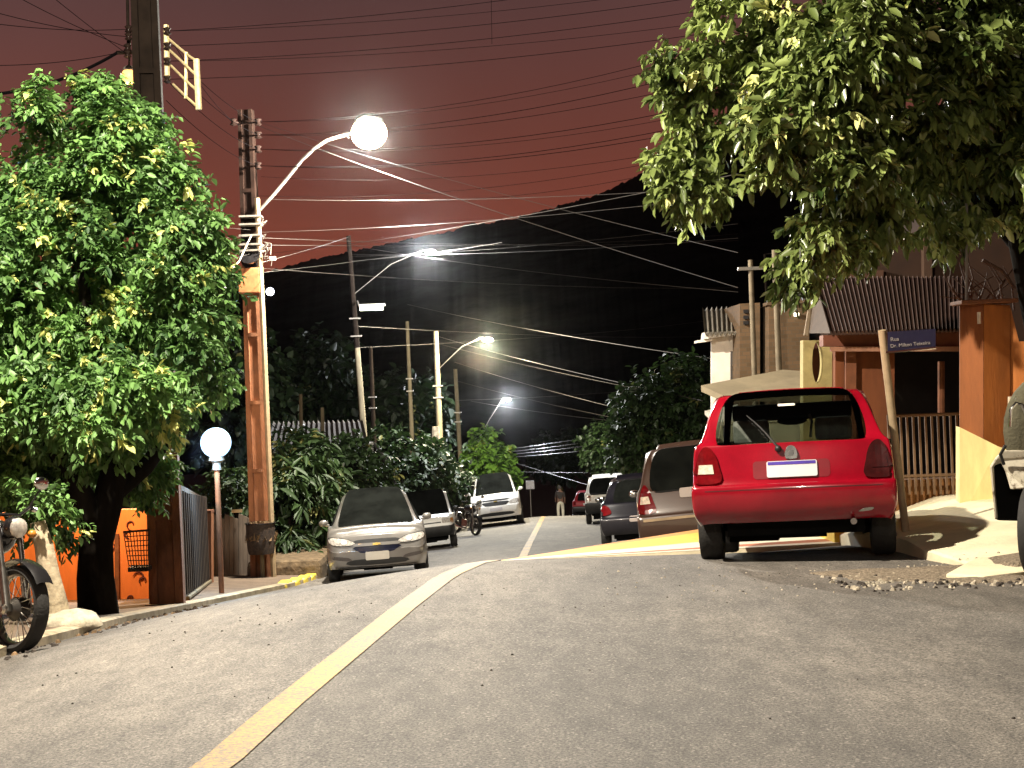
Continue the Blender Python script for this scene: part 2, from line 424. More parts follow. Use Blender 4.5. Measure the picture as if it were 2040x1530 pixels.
def wheel(parent, x, y, r=.29, w=.185, rim=RIM, side=1, name='wheel', spokes=8):
    M = Matrix.Translation((x, y, r)) @ Matrix.Rotation(PI / 2 * side, 4, 'Y')
    h = w / 2
    t = MB().lathe([(r * .62, -h * .9), (r * .78, -h), (r * .93, -h * .95), (r * .985, -h * .7), (r, -h * .3), (r * .99, -h * .1), (r * .99, h * .1), (r, h * .3), (r * .985, h * .7), (r * .93, h * .95), (r * .78, h), (r * .62, h * .9)], 32, M)
    wh = t.build(name, RUB, parent, smooth=True)
    k = MB().lathe([(r * .64, h * .9), (r * .6, h * .55), (r * .2, h * .45), (r * .16, h * .75), (.001, h * .78)], 28, M)
    k.lathe([(r * .64, -h * .9), (r * .6, -h * .3), (.001, -h * .2)], 20, M)
    for i in range(spokes):
        q = 2 * PI * i / spokes
        a, b = V((r * .17 * math.cos(q), r * .17 * math.sin(q), h * .72)), V((r * .62 * math.cos(q), r * .62 * math.sin(q), h * .84))
        k.tube([M @ a, M @ b], [.022, .028], 6)
    k.build('rim', rim, wh, smooth=True)
    return wh

class Car:
    """body lofted from nine rows at each of nine stations, subdivided; windows are openings filled with glass"""
    def __init__(s, p):
        L, W = p['L'], p['W']; s.p = p
        z0, z1, z2, zl, zb, zw, zr = p['z']           # bumper bottom, bulge, bumper top, lamp top, belt, window top, roof
        wl, wb, ww, wr = p['w']                        # half widths at lamp top, belt, window top, roof
        yb, yt, yr = p['yr']                           # rear window bottom, top, roof end
        yA, yC = p['yA'], p['yC']                      # roof front edge, cowl
        zh, zf = p['zh'], p['zf']                      # hood height at cowl/front lip
        out = p.get('out', .06)
        st = []
        st.append([(W * .86, .05, z0), (W * .965, -out * .5, z1), (W * .985, -out, z2), (W * .965, -out * .3, z2 + .03), (W * .95, .03, z2 + .06), (wl - .01, .03 + yb * .4, zl), (wb - .02, yb, zb), (ww - .015, yt, zw), (wr - .02, yr, zr - .012)])
        d = .13
        st.append([(W * .95, .05 + d, z0 - .02), (W, d, z1), (W, d, z2), (W, d, z2 + .03), (W, d, z2 + .06), (wl + .02, d + yb * .5, zl), (wb + .01, yb + d, zb), (ww + .01, yt + d * .8, zw + .005), (wr, yr + d, zr)])
        def mid(y, k=0., y6=None, y7=None, y8=None):
            return [(W * .95, y, z0 - .05), (W, y, z1), (W * 1.01, y, z2), (W * 1.01, y, z2 + .03), (W * 1.01, y, z2 + .06), (wl + .035, y, zl), (wb + .03, y6 or y, zb), (ww + .02, y7 or y, zw + .01), (wr + .01, y8 or y, zr + .012 + k)]
        y2 = max(yr + .32, p['ya'][0] + .38)
        st.append(mid(y2)); ymid = (y2 + yA) / 2 + .12; st.append(mid(ymid, .008))
        st.append(mid(yC - .32, 0, yC - .26, yA - .03, yA))
        hw = p.get('hoodw', .9)
        st.append([(W * .95, yC + .1, z0 - .05), (W, yC + .1, z1), (W * 1.01, yC + .1, z2), (W * 1.01, yC + .1, z2 + .03), (W * 1.01, yC + .1, z2 + .06), (wl + .035, yC + .1, min(zl, zh - .06)), (wb + .03, yC + .06, min(zb - .02, zh)), (wb - .04, yC + .04, zh + .012), (wb - .10, yC + .02, zh + .025)])
        ym = (yC + L) / 2 + .12; zm = zh * .45 + zf * .55 + p.get('arch', .03)
        st.append([(W * .95, ym, z0 - .04), (W, ym, z1), (W, ym, z2), (W, ym, z2 + .03), (W, ym, z2 + .06), (wl + .02, ym, min(zl, zm - .08)), (wb + .0, ym, zm - .01), (wb - .07, ym, zm + .008), (wb - .14, ym, zm + .018)])
        yn = L - .3; zn = zf + p.get('arch', .03)
        f1, f2, f4 = p.get('fz', (z1 - .06, z2 - .06, z2 + .02))
        st.append([(W * .93, yn, z0 - .02), (W * .985, yn, z1), (W * .985, yn, z2), (W * .98, yn, z2 + .03), (W * .975, yn, z2 + .06), (wl, yn, min(zl, zn - .09)), (wb - .05, yn, zn - .01), (wb - .12, yn, zn + .006), (wb - .2, yn, zn + .016)])
        st.append([(W * .80, L - .10, z0 - .02), (W * .88, L - .03, f1), (W * .89, L - .01, f2), (W * .885, L - .015, f2 + .03), (W * .88, L - .025, f4), (W * .85, L - .07, (f4 + zf) / 2), (W * .80, L - .11, zf - .05), (W * .72, L - .15, zf - .012), (W * .55, L - .2, zf + .004)])
        s.st = st
        fr = [.75, .78, .78, .78, .78, .78, p.get('fw', .8), p.get('fw', .8) + .02, .5]
        NS = len(st); vs = []; idx = {}
        def put(key, co): idx[key] = len(vs); vs.append(V(co))
        for i, rows in enumerate(st):
            for r, (w, y, z) in enumerate(rows):
                put((i, r, 0), (-w, y, z)); put((i, r, 6), (w, y, z))
            w, y, z = rows[8]; cz = p.get('crown', .022)
            for c, f in ((1, -.84), (2, -.62), (3, 0), (4, .62), (5, .84)):
                put((i, 8, c), (w * f, y + (-.02 if i == 0 else .03 if i >= NS - 1 else 0) * (1 - f * f) * 1.5 + (.05 * (1 - f * f) if i in (4, 5) else 0), z + cz * (1 - f * f)))
        for e, sg in ((0, -1), (NS - 1, 1)):
            bl = p.get('bulge', (.05, .10))[0 if e == 0 else 1]
            for r in range(8):
                w, y, z = st[e][r]
                for c, f in ((1, -fr[r]), (2, -fr[r] * .66), (3, 0), (4, fr[r] * .66), (5, fr[r])):
                    put((e, r, c), (w * f, y + sg * bl * (1 - f * f), z + (.012 * (1 - f * f) if r > 5 else 0)))
        Q = {}
        for i in range(NS - 1):
            for r in range(8):
                for c in (0, 6): Q[('side', i, r, c)] = [idx[(i, r, c)], idx[(i + 1, r, c)], idx[(i + 1, r + 1, c)], idx[(i, r + 1, c)]]
            for c in range(6): Q[('top', i, c)] = [idx[(i, 8, c)], idx[(i, 8, c + 1)], idx[(i + 1, 8, c + 1)], idx[(i + 1, 8, c)]]
        for nm, e in (('rear', 0), ('front', NS - 1)):
            for r in range(8):
                for c in range(6): Q[(nm, r, c)] = [idx[(e, r, c)], idx[(e, r, c + 1)], idx[(e, r + 1, c + 1)], idx[(e, r + 1, c)]]
        cen = V((0, L / 2, .7))
        for k, q in Q.items():
            n = (vs[q[2]] - vs[q[0]]).cross(vs[q[3]] - vs[q[1]]); m = sum((vs[i] for i in q), V()) / 4
            if n.dot(m - cen) < 0: Q[k] = q[::-1]
        s.vs, s.Q = vs, Q
        want = [q.copy() for q in vs]                 # push the cage out so that the smooth skin passes near the given points
        for _ in range(3):
            me = s.subdiv(list(Q), 2, same=True)
            for i in range(len(vs)): s.vs[i] = s.vs[i] + (want[i] - me.vertices[i].co) * .8
            bpy.data.meshes.remove(me)
        s.whole = s.subdiv(list(Q), 2)
        bm = bmesh.new(); bm.from_mesh(s.whole); s.bvh = BVHTree.FromBMesh(bm); bm.free()
    def subdiv(s, keys, lev, matidx=None, same=False):
        me = bpy.data.meshes.new('cage'); used = list(range(len(s.vs))) if same else sorted({i for k in keys for i in s.Q[k]}); mp = {a: b for b, a in enumerate(used)}
        me.from_pydata([tuple(s.vs[i]) for i in used], [], [[mp[i] for i in s.Q[k]] for k in keys])
        if matidx:
            for i in range(max(matidx.values()) + 1): me.materials.append(BLK)
            for i, k in enumerate(keys): me.polygons[i].material_index = matidx.get(k, 0)
        o = bpy.data.objects.new('cage', me); COL.objects.link(o)
        md = o.modifiers.new('s', 'SUBSURF'); md.levels = lev; md.render_levels = lev
        dg = bpy.context.evaluated_depsgraph_get(); r = bpy.data.meshes.new_from_object(o.evaluated_get(dg))
        bpy.data.objects.remove(o); return r
    def make(s, root, body_m, bump_m=None, lev=3, glass=DARKG, glass_rear=None):
        p = s.p; win = {'windshield': [('top', 4, c) for c in range(6)], 'rear_window': [('rear', 6, c) for c in (1, 2, 3, 4)]}
        sw = p.get('side_win', ((1, ), (2, ), (3, ), (4, )))
        holes = set(win['windshield'] + win['rear_window']); sides = []
        for sp in sw:
            for c in (0, 6):
                ks = [('side', i, 6, c) for i in sp]; sides.append(ks); holes |= set(ks)
        keys = [k for k in s.Q if k not in holes]
        mi = {}
        for k in keys:
            if k[0] in ('rear', 'front') and k[1] < (3 if k[0] == 'rear' else p.get('fbr', 3)): mi[k] = 1
            elif k[0] == 'side' and ((k[1] == 0 and k[2] < 3) or (k[1] == 7 and k[2] < p.get('fbr', 3))): mi[k] = 1
            else: mi[k] = 0
        me = s.subdiv(keys, lev, mi)
        arc = [(p['ya'][0], p['rw'] + .055), (p['ya'][1], p['rw'] + .055)]
        for part, m, nm in ((0, body_m, 'body'), (1, bump_m or body_m, 'bumper')):
            bm = bmesh.new(); bm.from_mesh(me)
            bmesh.ops.delete(bm, geom=[f for f in bm.faces if f.material_index != part], context='FACES')
            for ya, ra in arc:                       # wheel arches
                ins = lambda v: math.hypot(v.co.y - ya, v.co.z - p['rw']) < ra and abs(v.co.x) > p['W'] * .6
                bmesh.ops.delete(bm, geom=[f for f in bm.faces if all(ins(v) for v in f.verts)], context='FACES')
                for v in bm.verts:
                    if ins(v):
                        dd = V((v.co.y - ya, v.co.z - p['rw']))
                        if dd.length > 1e-4: dd *= ra / dd.length; v.co.y, v.co.z = ya + dd.x, p['rw'] + dd.y
            for f in bm.faces: f.smooth = True; f.material_index = 0
            bmesh.ops.delete(bm, geom=[v for v in bm.verts if not v.link_faces], context='VERTS')
            if part == 1:
                seen = {}; ends = []
                for e, sg in (('rear', -1), ('front', 1)):
                    b2 = bm.copy(); bmesh.ops.delete(b2, geom=[v for v in b2.verts if (v.co.y - p['L'] / 2) * sg < 0], context='VERTS')
                    ends.append(b2)
                bm.free()
            else: ends = [bm]
            for b2 in ends:
                if not b2.faces: b2.free(); continue
                m2 = bpy.data.meshes.new(nm); b2.to_mesh(m2); b2.free(); m2.materials.clear(); m2.materials.append(m)
                o = bpy.data.objects.new(nm, m2); COL.objects.link(o); o.parent = root
        for nm, ks in list(win.items()) + [('side_window', k) for k in sides]:
            g = s.subdiv(ks, lev); g.polygons.foreach_set('use_smooth', [True] * len(g.polygons))
            g.materials.append(glass_rear if (glass_rear and nm == 'rear_window') else glass)
            o = bpy.data.objects.new(nm, g); COL.objects.link(o); o.parent = root
        W = p['W']; L = p['L']
        u = MB().box((0, L / 2, .37), (2 * W - .50, L - .5, .34)); u.box((0, L / 2, .23), (.5, L - .9, .12)); u.box((-.35, .75, .22), (.4, .55, .14)); u.box((.05, .42, .26), (.75, .25, .12))
        for ya, ra in arc: u.tube([(-W + .2, ya, p['rw']), (W - .2, ya, p['rw'])], .04, 8)
        u.build('underbody', UNDER, root)
        for ya in p['ya']:
            for sx in (-1, 1):
                wheel(root, sx * (W - p.get('inset', .085)), ya, p['rw'], p.get('tw', .185), p.get('rim', RIM), 1 if sx > 0 else -1)
    def hit(s, x, z, end):
        if end in ('rear', 'front'):
            o = V((x, -3 if end == 'rear' else s.p['L'] + 3, z)); d = V((0, 1 if end == 'rear' else -1, 0))
        else: o = V((3 if end == 'right' else -3, x, z)); d = V((-1 if end == 'right' else 1, 0, 0))
        h = s.bvh.ray_cast(o, d); return (h[0], -d) if h[0] is not None else (None, -d)
    def slab(s, name, poly, end, m, parent, t=.012, inset=.004, step=.09, label=None):
        """a panel, lens or plate lying on the bodywork; poly in (x, z)"""
        bm = bmesh.new(); f = bm.faces.new([bm.verts.new((x, 0, z)) for x, z in poly])
        xs = [q[0] for q in poly]; zs = [q[1] for q in poly]
        for ax, lo, hi in ((0, min(xs), max(xs)), (2, min(zs), max(zs))):
            k = int((hi - lo) / step)
            for i in range(1, k + 1):
                co = [0, 0, 0]; co[ax] = lo + (hi - lo) * i / (k + 1); no = [0, 0, 0]; no[ax] = 1
                bmesh.ops.bisect_plane(bm, geom=bm.verts[:] + bm.edges[:] + bm.faces[:], plane_co=co, plane_no=no)
        base = {}; last = None
        bad = []
        for v in bm.verts:
            h, n = s.hit(v.co.x, v.co.z, end)
            if h is None: bad.append(v)
            else: base[v] = (h, n)
        for v in bad:
            w = min(base, key=lambda q: (q.co - v.co).length); h, n = base[w]
            hh = h.copy(); hh.z = v.co.z
            if end in ('rear', 'front'): hh.x = v.co.x
            else: hh.y = v.co.x
            base[v] = (hh, n)
        for v in bm.verts: v.co = base[v][0] - base[v][1] * inset
        n = list(base.values())[0][1]
        r = bmesh.ops.extrude_face_region(bm, geom=bm.faces[:])
        bmesh.ops.translate(bm, verts=[e for e in r['geom'] if isinstance(e, bmesh.types.BMVert)], vec=n * (t + inset))
        bmesh.ops.recalc_face_normals(bm, faces=bm.faces)
        me = bpy.data.meshes.new(name); bm.to_mesh(me); bm.free(); me.materials.append(m)
        o = bpy.data.objects.new(name, me); COL.objects.link(o); o.parent = parent
        if label: o['label'] = label
        return o
def rrect(x0, x1, z0, z1, r, k=4):
    out = []
    for cx, cz, a in ((x1 - r, z1 - r, 0), (x0 + r, z1 - r, 90), (x0 + r, z0 + r, 180), (x1 - r, z0 + r, 270)):
        for i in range(k + 1):
            q = R(a + 90 * i / k); out.append((cx + r * math.cos(q), cz + r * math.sin(q)))
    return out
def mirx(poly): return [(-x, z) for x, z in reversed(poly)]
def smooth_poly(pts, n=3):
    """closed Catmull-Rom outline"""
    out = []; m = len(pts)
    for i in range(m):
        a, b, c, d = (V((*pts[(i + k) % m], 0)) for k in (-1, 0, 1, 2))
        for j in range(n):
            t = j / n; q = .5 * ((2 * b) + (c - a) * t + (2 * a - 5 * b + 4 * c - d) * t * t + (3 * b - a - 3 * c + d) * t ** 3)
            out.append((q.x, q.y))
    return out

def seat_on_road(p, X, Y, yaw, x_off=0):
    """matrix that stands a car's rear-bumper origin at X, Y with its wheels on the road"""
    hd = V((math.sin(yaw), math.cos(yaw), 0)); rt = V((hd.y, -hd.x, 0)); o = V((X, Y, 0))
    def g(a, b): q = o + hd * a + rt * b; return V((q.x, q.y, H(q.x, q.y)))
    w = p['W'] - .1; a0, a1 = p['ya']
    rl, rr, fl, fr_ = g(a0, -w), g(a0, w), g(a1, -w), g(a1, w)
    f = ((fl + fr_) - (rl + rr)).normalized(); r = ((rr + fr_) - (rl + fl)).normalized(); up = r.cross(f).normalized(); r = f.cross(up)
    c = (rl + rr + fl + fr_) / 4; org = c - f * (a0 + a1) / 2
    return Matrix(((r.x, f.x, up.x, org.x), (r.y, f.y, up.y, org.y), (r.z, f.z, up.z, org.z), (0, 0, 0, 1)))
def car_thing(p, X, Y, yaw, name, label, group=None, cat='car'):
    return thing(name, label, cat, M=seat_on_road(p, X, Y, yaw), group=group)
def mirrors(car, root, m, x, y, z):
    for s in (-1, 1):
        k = MB().ball((s * (x + .07), y, z), (.085, .05, .06), 12, 8); k.tube([(s * (x - .03), y + .02, z - .05), (s * (x + .05), y, z - .03)], .025, 6)
        o = k.build('door_mirror', m, root, smooth=True)
        MB().ball((s * (x + .07), y - .028, z), (.07, .03, .046), 12, 8).build('mirror_glass', CHR, o, smooth=True)

GP = 'cars parked along the street'
# --- red hatchback
P = dict(L=3.73, W=.805, z=(.31, .40, .585, .925, .985, 1.315, 1.385), w=(.765, .725, .605, .54), yr=(.13, .35, .46), yA=1.95, yC=2.72, zh=.93, zf=.70, ya=(.62, 3.02), rw=.285, fw=.865, out=.07, bulge=(.05, .1), tw=.2, inset=.10)
RED = paint('red_car_paint', (.25, .0025, .012), .0, .2, .2)
c = Car(P)
t = car_thing(P, 2.225, 12.05, R(11.2), 'parked_hatchback', 'shiny red hatchback seen from behind at the right kerb, nearest of the parked cars', GP)
red_car = t
c.make(t, RED, RED, 3, glass=CLEAR)
tl = smooth_poly([(-.80, .645), (-.575, .645), (-.585, .78), (-.61, .87), (-.65, .925), (-.70, .935), (-.745, .88), (-.775, .77)], 3)
for q, mm in ((tl, TAILR), (mirx(tl), TAILD)):
    o = c.slab('tail_light', q, 'rear', mm, t, .02, .01, .05)
    sx = 1 if mm is TAILD else -1
    w = [(-.755, .715), (-.625, .715), (-.635, .79), (-.745, .79)]
    c.slab('reversing_lens', w if sx < 0 else mirx(w), 'rear', TAILW if sx < 0 else TAILD, o, .026, .0, .05)
c.slab('plate_recess', rrect(-.31, .30, .655, .80, .03), 'rear', mat('shaded_red_panel', (.16, .002, .008), .4, var=.1), t, .003, .002)  # recess shade put into a darker red on a flush panel
pl = c.slab('number_plate', rrect(-.20, .20, .665, .795, .015), 'rear', PLATE, t, .016, 0)
c.slab('plate_band', rrect(-.19, .19, .765, .79, .004), 'rear', PLATEB, pl, .019, 0)
bd = c.slab('badge', smooth_poly([(-.045, .815), (.045, .815), (.043, .88), (.02, .915), (-.02, .915), (-.043, .88)], 2), 'rear', CHR, t, .022, 0)
c.slab('badge_emblem', rrect(-.022, .022, .835, .88, .015), 'rear', STEELW, bd, .028, 0)
c.slab('bumper_groove', rrect(-.70, .70, .567, .575, .003), 'rear', mat('groove_dark', (.06, .002, .004), .5), t, .002, .004)
c.slab('high_stop_lamp', rrect(-.09, .05, 1.255, 1.275, .008), 'rear', mat('stop_lamp_glint', (.75, .7, .62), .3, var=.1), t, .012, 0)  # white reflection on the stop lamp put into its lens colour
k = MB(); h0 = c.hit(-.10, .895, 'rear')[0]; pts = []
for i in range(8):
    f = i / 7; x, z = -.10 - .245 * f, .905 + .28 * f + .02 * math.sin(f * 3); h = c.hit(x, z, 'rear')[0]; pts.append(h + V((0, -.03, 0)))
k.tube(pts, [.012, .01, .009, .008, .008, .007, .006, .005], 6); k.ball(h0 + V((0, -.02, 0)), .028, 10, 6)
k.build('rear_wiper', BLK, t, smooth=True)
k = MB().tube([(.46, .1, .30), (.46, -.06, .29)], .026, 10); k.build('exhaust_pipe', CHR, t, smooth=True)
c.slab('bumper_corner_mark', smooth_poly([(.50, .365), (.60, .372), (.62, .395), (.55, .392)], 2), 'rear', CHR, t, .004, 0)
mirrors(c, t, BLK, .80, 2.33, .98)
for sx in (-1, 1):
    s_ = MB().box((sx * .36, 1.75, .70), (.46, .16, .60)).build('seat', SEATF, t, bevel=.05)
    k = MB(); k.add([], []); k.box((sx * .37, 1.66, 1.13), (.33, .12, .21)); hr = k.build('headrest', SEATF, s_, bevel=.04)
MB().box((0, .95, .70), (1.2, .16, .46)).build('rear_seat', SEATF, t, bevel=.05)
k = MB().ball((.0, 2.02, 1.235), (.14, .025, .04), 12, 8); k.tube([(0, 2.05, 1.25), (0, 2.1, 1.32)], .012, 6); k.build('interior_mirror', BLK, t, smooth=True)
MB().box((0, 2.05, 1.325), (1.1, .14, .15)).build('headliner', BLK, t, bevel=.03)
MB().box((0, 2.55, .80), (1.25, .5, .18)).build('dashboard', BLK, t, bevel=.05)
MB().tube([(.16, 1.75, 1.06), (.18, 1.7, 1.2), (.16, 1.7, 1.27)], .012, 6).build('seat_belt', SEATF, t)

# --- brown minivan
P = dict(L=4.3, W=.85, z=(.30, .42, .66, 1.0, 1.08, 1.50, 1.60), w=(.82, .775, .635, .54), yr=(.10, .30, .42), yA=2.3, yC=3.35, zh=1.02, zf=.78, ya=(.72, 3.42), rw=.31, fw=.86, tw=.19)
BRN = paint('brown_car_paint', (.052, .023, .013), .05, .38)
c = Car(P); t = car_thing(P, 2.50, 20.0, R(5.6), 'parked_minivan', 'dark brown minivan half hidden behind the red hatchback', GP)
c.make(t, BRN, BRN, 2)
tl = smooth_poly([(-.83, .74), (-.60, .74), (-.62, .90), (-.66, 1.04), (-.72, 1.12), (-.78, 1.02), (-.82, .88)], 3)
for q in (tl, mirx(tl)):
    o = c.slab('tail_light', q, 'rear', TAILR, t, .02, .01, .06)
    w = [(-.80, .86), (-.66, .86), (-.68, .96), (-.78, .96)]; c.slab('reversing_lens', w if q is tl else mirx(w), 'rear', TAILW, o, .026, 0, .06)
c.slab('number_plate', rrect(-.26, .26, .90, 1.03, .03), 'rear', mat('plate_grey', (.36, .3, .27), .5, var=.05), t, .014, 0)
c.slab('bumper_strip', rrect(-.78, .78, .62, .655, .01), 'rear', mat('strip_tan', (.34, .24, .14), .4), t, .012, 0)
mirrors(c, t, BRN, .84, 2.95, 1.1)
# --- dark car in front of it
P = dict(L=3.9, W=.84, z=(.29, .42, .62, .95, 1.0, 1.34, 1.42), w=(.80, .74, .58, .5), yr=(.22, .48, .62), yA=2.0, yC=2.85, zh=.97, zf=.74, ya=(.68, 3.12), rw=.32, tw=.2, inset=.07)
BLU = paint('black_car_paint', (.012, .011, .016), .2, .25)
c = Car(P); t = car_thing(P, 2.62, 31.6, R(4.0), 'parked_car', 'black car tucked in front of the brown minivan, only its left edge showing', GP)
c.make(t, BLU, BLU, 2)
tl = smooth_poly([(-.83, .72), (-.62, .74), (-.64, .86), (-.74, .93), (-.80, .88)], 3)
for q in (tl, mirx(tl)): c.slab('tail_light', q, 'rear', TAILR, t, .02, .01, .06)
c.slab('number_plate', rrect(-.24, .24, .55, .67, .03), 'rear', mat('plate_grey', (.36, .3, .27), .5), t, .014, 0)
mirrors(c, t, BLU, .82, 2.45, 1.02)
# --- white hatchback farther along the right kerb
WHITE = paint('white_car_paint', (.84, .83, .78), 0, .35)
P = dict(L=3.7, W=.79, z=(.34, .44, .66, 1.0, 1.03, 1.39, 1.46), w=(.77, .745, .62, .54), yr=(.06, .22, .34), yA=1.9, yC=2.75, zh=.95, zf=.74, ya=(.62, 3.0), rw=.29, fw=.88, crown=.012)
c = Car(P); t = car_thing(P, 3.02, 48.6, R(3.0), 'parked_hatchback', 'boxy white hatchback with a black bumper seen from behind, in front of the black car', GP)
c.make(t, WHITE, BLK, 2)
for sx in (-1, 1):
    w = rrect(-.74, -.60, .76, .94, .03); o = c.slab('tail_light', w if sx < 0 else mirx(w), 'rear', TAILR, t, .02, 0); c.slab('reversing_lens', (lambda a: a if sx < 0 else mirx(a))(rrect(-.73, -.61, .80, .86, .01)), 'rear', TAILW, o, .026, 0)
c.slab('number_plate', rrect(-.22, .22, .74, .88, .02), 'rear', BLK, t, .014, 0)
# --- small red car beyond the far crest
P2 = dict(L=3.8, W=.80, z=(.31, .40, .60, .93, .99, 1.34, 1.42), w=(.76, .71, .56, .48), yr=(.2, .45, .58), yA=2.0, yC=2.75, zh=.94, zf=.72, ya=(.65, 3.05), rw=.29)
c = Car(P2); t = car_thing(P2, 3.95, 85, R(2), 'parked_car', 'small dull red car beyond the far crest of the road', GP)
c.make(t, mat('dull_red_paint', (.32, .02, .03), .4, var=.2), BLK, 2)
for sx in (-1, 1):
    w = rrect(-.76, -.62, .70, .9, .04); c.slab('tail_light', w if sx < 0 else mirx(w), 'rear', TAILR, t, .02, 0)
c.slab('number_plate', rrect(-.2, .2, .68, .8, .02), 'rear', PLATE, t, .014, 0)

# --- silver hatchback facing us on the left
SIL = paint('beige_silver_paint', (.19, .178, .163), .25, .36)
P = dict(L=3.95, W=.855, z=(.25, .40, .60, .93, 1.0, 1.36, 1.46), w=(.81, .755, .60, .52), yr=(.2, .5, .62), yA=1.95, yC=2.95, zh=.99, zf=.80, ya=(.70, 3.2), rw=.30, fz=(.33, .5, .56), bulge=(.05, .16), tw=.2, arch=.04, fbr=3)
c = Car(P); t = car_thing(P, -2.74, 29.5, R(180 - 5.2), 'parked_hatchback', 'beige silver hatchback facing the camera at the left kerb', GP)
c.make(t, SIL, SIL, 3)
hl = smooth_poly([(.36, .64), (.56, .625), (.74, .65), (.82, .70), (.80, .765), (.66, .755), (.48, .72)], 3)
for q in (hl, mirx(hl)):
    cx = sum(a[0] for a in q) / len(q); cz = sum(a[1] for a in q) / len(q); c.slab('headlight_bezel', [(cx + (a - cx) * 1.07, cz + (b_ - cz) * 1.2) for a, b_ in q], 'front', BLK, t, .006, .012, .06)
    o = c.slab('headlight', q, 'front', HEADL, t, .014, .012, .06)
    sx = 1 if q is hl else -1
    c.slab('lamp_reflector', (lambda a: a if sx > 0 else mirx(a))(rrect(.5, .6, .65, .715, .03)), 'front', mat('reflector_white', (.8, .78, .72), .3), o, .02, 0)
gb = smooth_poly([(-.36, .655), (.36, .655), (.36, .70), (.2, .712), (-.2, .712), (-.36, .70)], 3); c.slab('upper_grille', gb, 'front', BLK, t, .006, .004, .05)
c.slab('grille_bar', rrect(-.40, .40, .60, .65, .02), 'front', SIL, t, .03, 0, .05)
em = c.slab('emblem', [(-.07, .612), (-.02, .612), (-.02, .604), (.02, .604), (.02, .612), (.07, .612), (.06, .642), (.02, .642), (.02, .65), (-.02, .65), (-.02, .642), (-.06, .642)], 'front', mat('emblem_gold', (.6, .42, .12), .3, .8), t, .042, 0, .2)
c.slab('lower_grille', smooth_poly([(-.37, .59), (.37, .59), (.32, .52), (.22, .485), (-.22, .485), (-.32, .52)], 3), 'front', mat('grille_blue_black', (.01, .012, .03), .25, var=.4), t, .008, .004, .05)
c.slab('number_plate', rrect(-.20, .20, .36, .50, .02), 'front', mat('plate_cream', (.56, .52, .44), .5, var=.05), t, .03, 0, .05)
c.slab('bumper_intake', smooth_poly([(-.46, .29), (.46, .29), (.40, .375), (-.40, .375)], 3), 'front', BLK, t, .006, .004, .05)
fg = smooth_poly([(.45, .36), (.74, .40), (.76, .45), (.62, .44), (.47, .41)], 3)
for q in (fg, mirx(fg)): c.slab('fog_lamp_recess', q, 'front', mat('recess_grey', (.07, .06, .055), .5), t, .008, .004, .06)
c.slab('chin_strip', rrect(-.66, .66, .235, .262, .01), 'front', CHR, t, .012, 0, .05)
mirrors(c, t, SIL, .85, 2.72, 1.02)
MB().tube([(.42, 2.0, 1.46), (.42, .9, 1.49)], .014, 6).build('roof_rail', BLK, t)
# --- old white hatchback behind it
P = dict(L=3.65, W=.775, z=(.34, .44, .60, .92, .96, 1.35, 1.43), w=(.765, .745, .63, .56), yr=(.05, .2, .32), yA=1.85, yC=2.55, zh=.92, zf=.84, ya=(.6, 2.95), rw=.28, fz=(.42, .56, .6), bulge=(.03, .04), crown=.01, arch=.015)
c = Car(P); t = car_thing(P, -2.52, 43.1, R(180 - 2.5), 'parked_hatchback', 'old boxy white hatchback behind the beige silver hatchback on the left', GP)
c.make(t, WHITE, BLK, 2)
for sx in (-1, 1):
    w = rrect(.44, .66, .66, .78, .02); c.slab('headlight', w if sx > 0 else mirx(w), 'front', HEADL, t, .014, 0)
    w = rrect(.665, .74, .66, .78, .02); c.slab('indicator', w if sx > 0 else mirx(w), 'front', mat('amber_lens', (.5, .2, .03), .3), t, .014, 0)
c.slab('grille', rrect(-.42, .42, .67, .70, .01), 'front', BLK, t, .008, 0)
mirrors(c, t, BLK, .77, 2.35, 1.0)
# --- white SUV farther up the left side
P = dict(L=4.5, W=.90, z=(.34, .52, .74, 1.12, 1.18, 1.62, 1.74), w=(.86, .80, .66, .58), yr=(.15, .4, .5), yA=2.3, yC=3.2, zh=1.18, zf=1.02, ya=(.8, 3.6), rw=.37, fz=(.46, .7, .76), bulge=(.04, .13), tw=.24, arch=.05)
c = Car(P); t = car_thing(P, -.72, 58.0, R(180 - 0.5), 'parked_suv', 'tall white SUV facing the camera on the left half of the road', GP)
c.make(t, WHITE, WHITE, 2)
hl = smooth_poly([(.50, .80), (.70, .79), (.83, .85), (.81, .93), (.66, .93), (.52, .88)], 3)
for q in (hl, mirx(hl)): c.slab('headlight', q, 'front', HEADL, t, .014, .01, .06)
c.slab('upper_grille', smooth_poly([(-.42, .92), (.42, .92), (.42, .97), (-.42, .97)], 2), 'front', BLK, t, .008, .004, .06)
c.slab('grille', smooth_poly([(-.44, .88), (.44, .88), (.40, .78), (.3, .75), (-.3, .75), (-.40, .78)], 3), 'front', BLK, t, .008, .004, .06)
c.slab('emblem', rrect(-.06, .06, .885, .915, .01), 'front', mat('emblem_gold', (.6, .42, .12), .3, .8), t, .03, 0)
c.slab('number_plate', rrect(-.22, .22, .56, .68, .02), 'front', PLATE, t, .025, 0)
c.slab('bumper_intake', smooth_poly([(-.55, .40), (.55, .40), (.48, .50), (-.48, .50)], 3), 'front', BLK, t, .006, .004, .06)
mirrors(c, t, WHITE, .90, 2.95, 1.25)
for sx in (-1, 1): MB().tube([(sx * .56, 2.3, 1.76), (sx * .57, 1.4, 1.80), (sx * .56, .6, 1.78)], .02, 6).build('roof_rail', CHR, t)
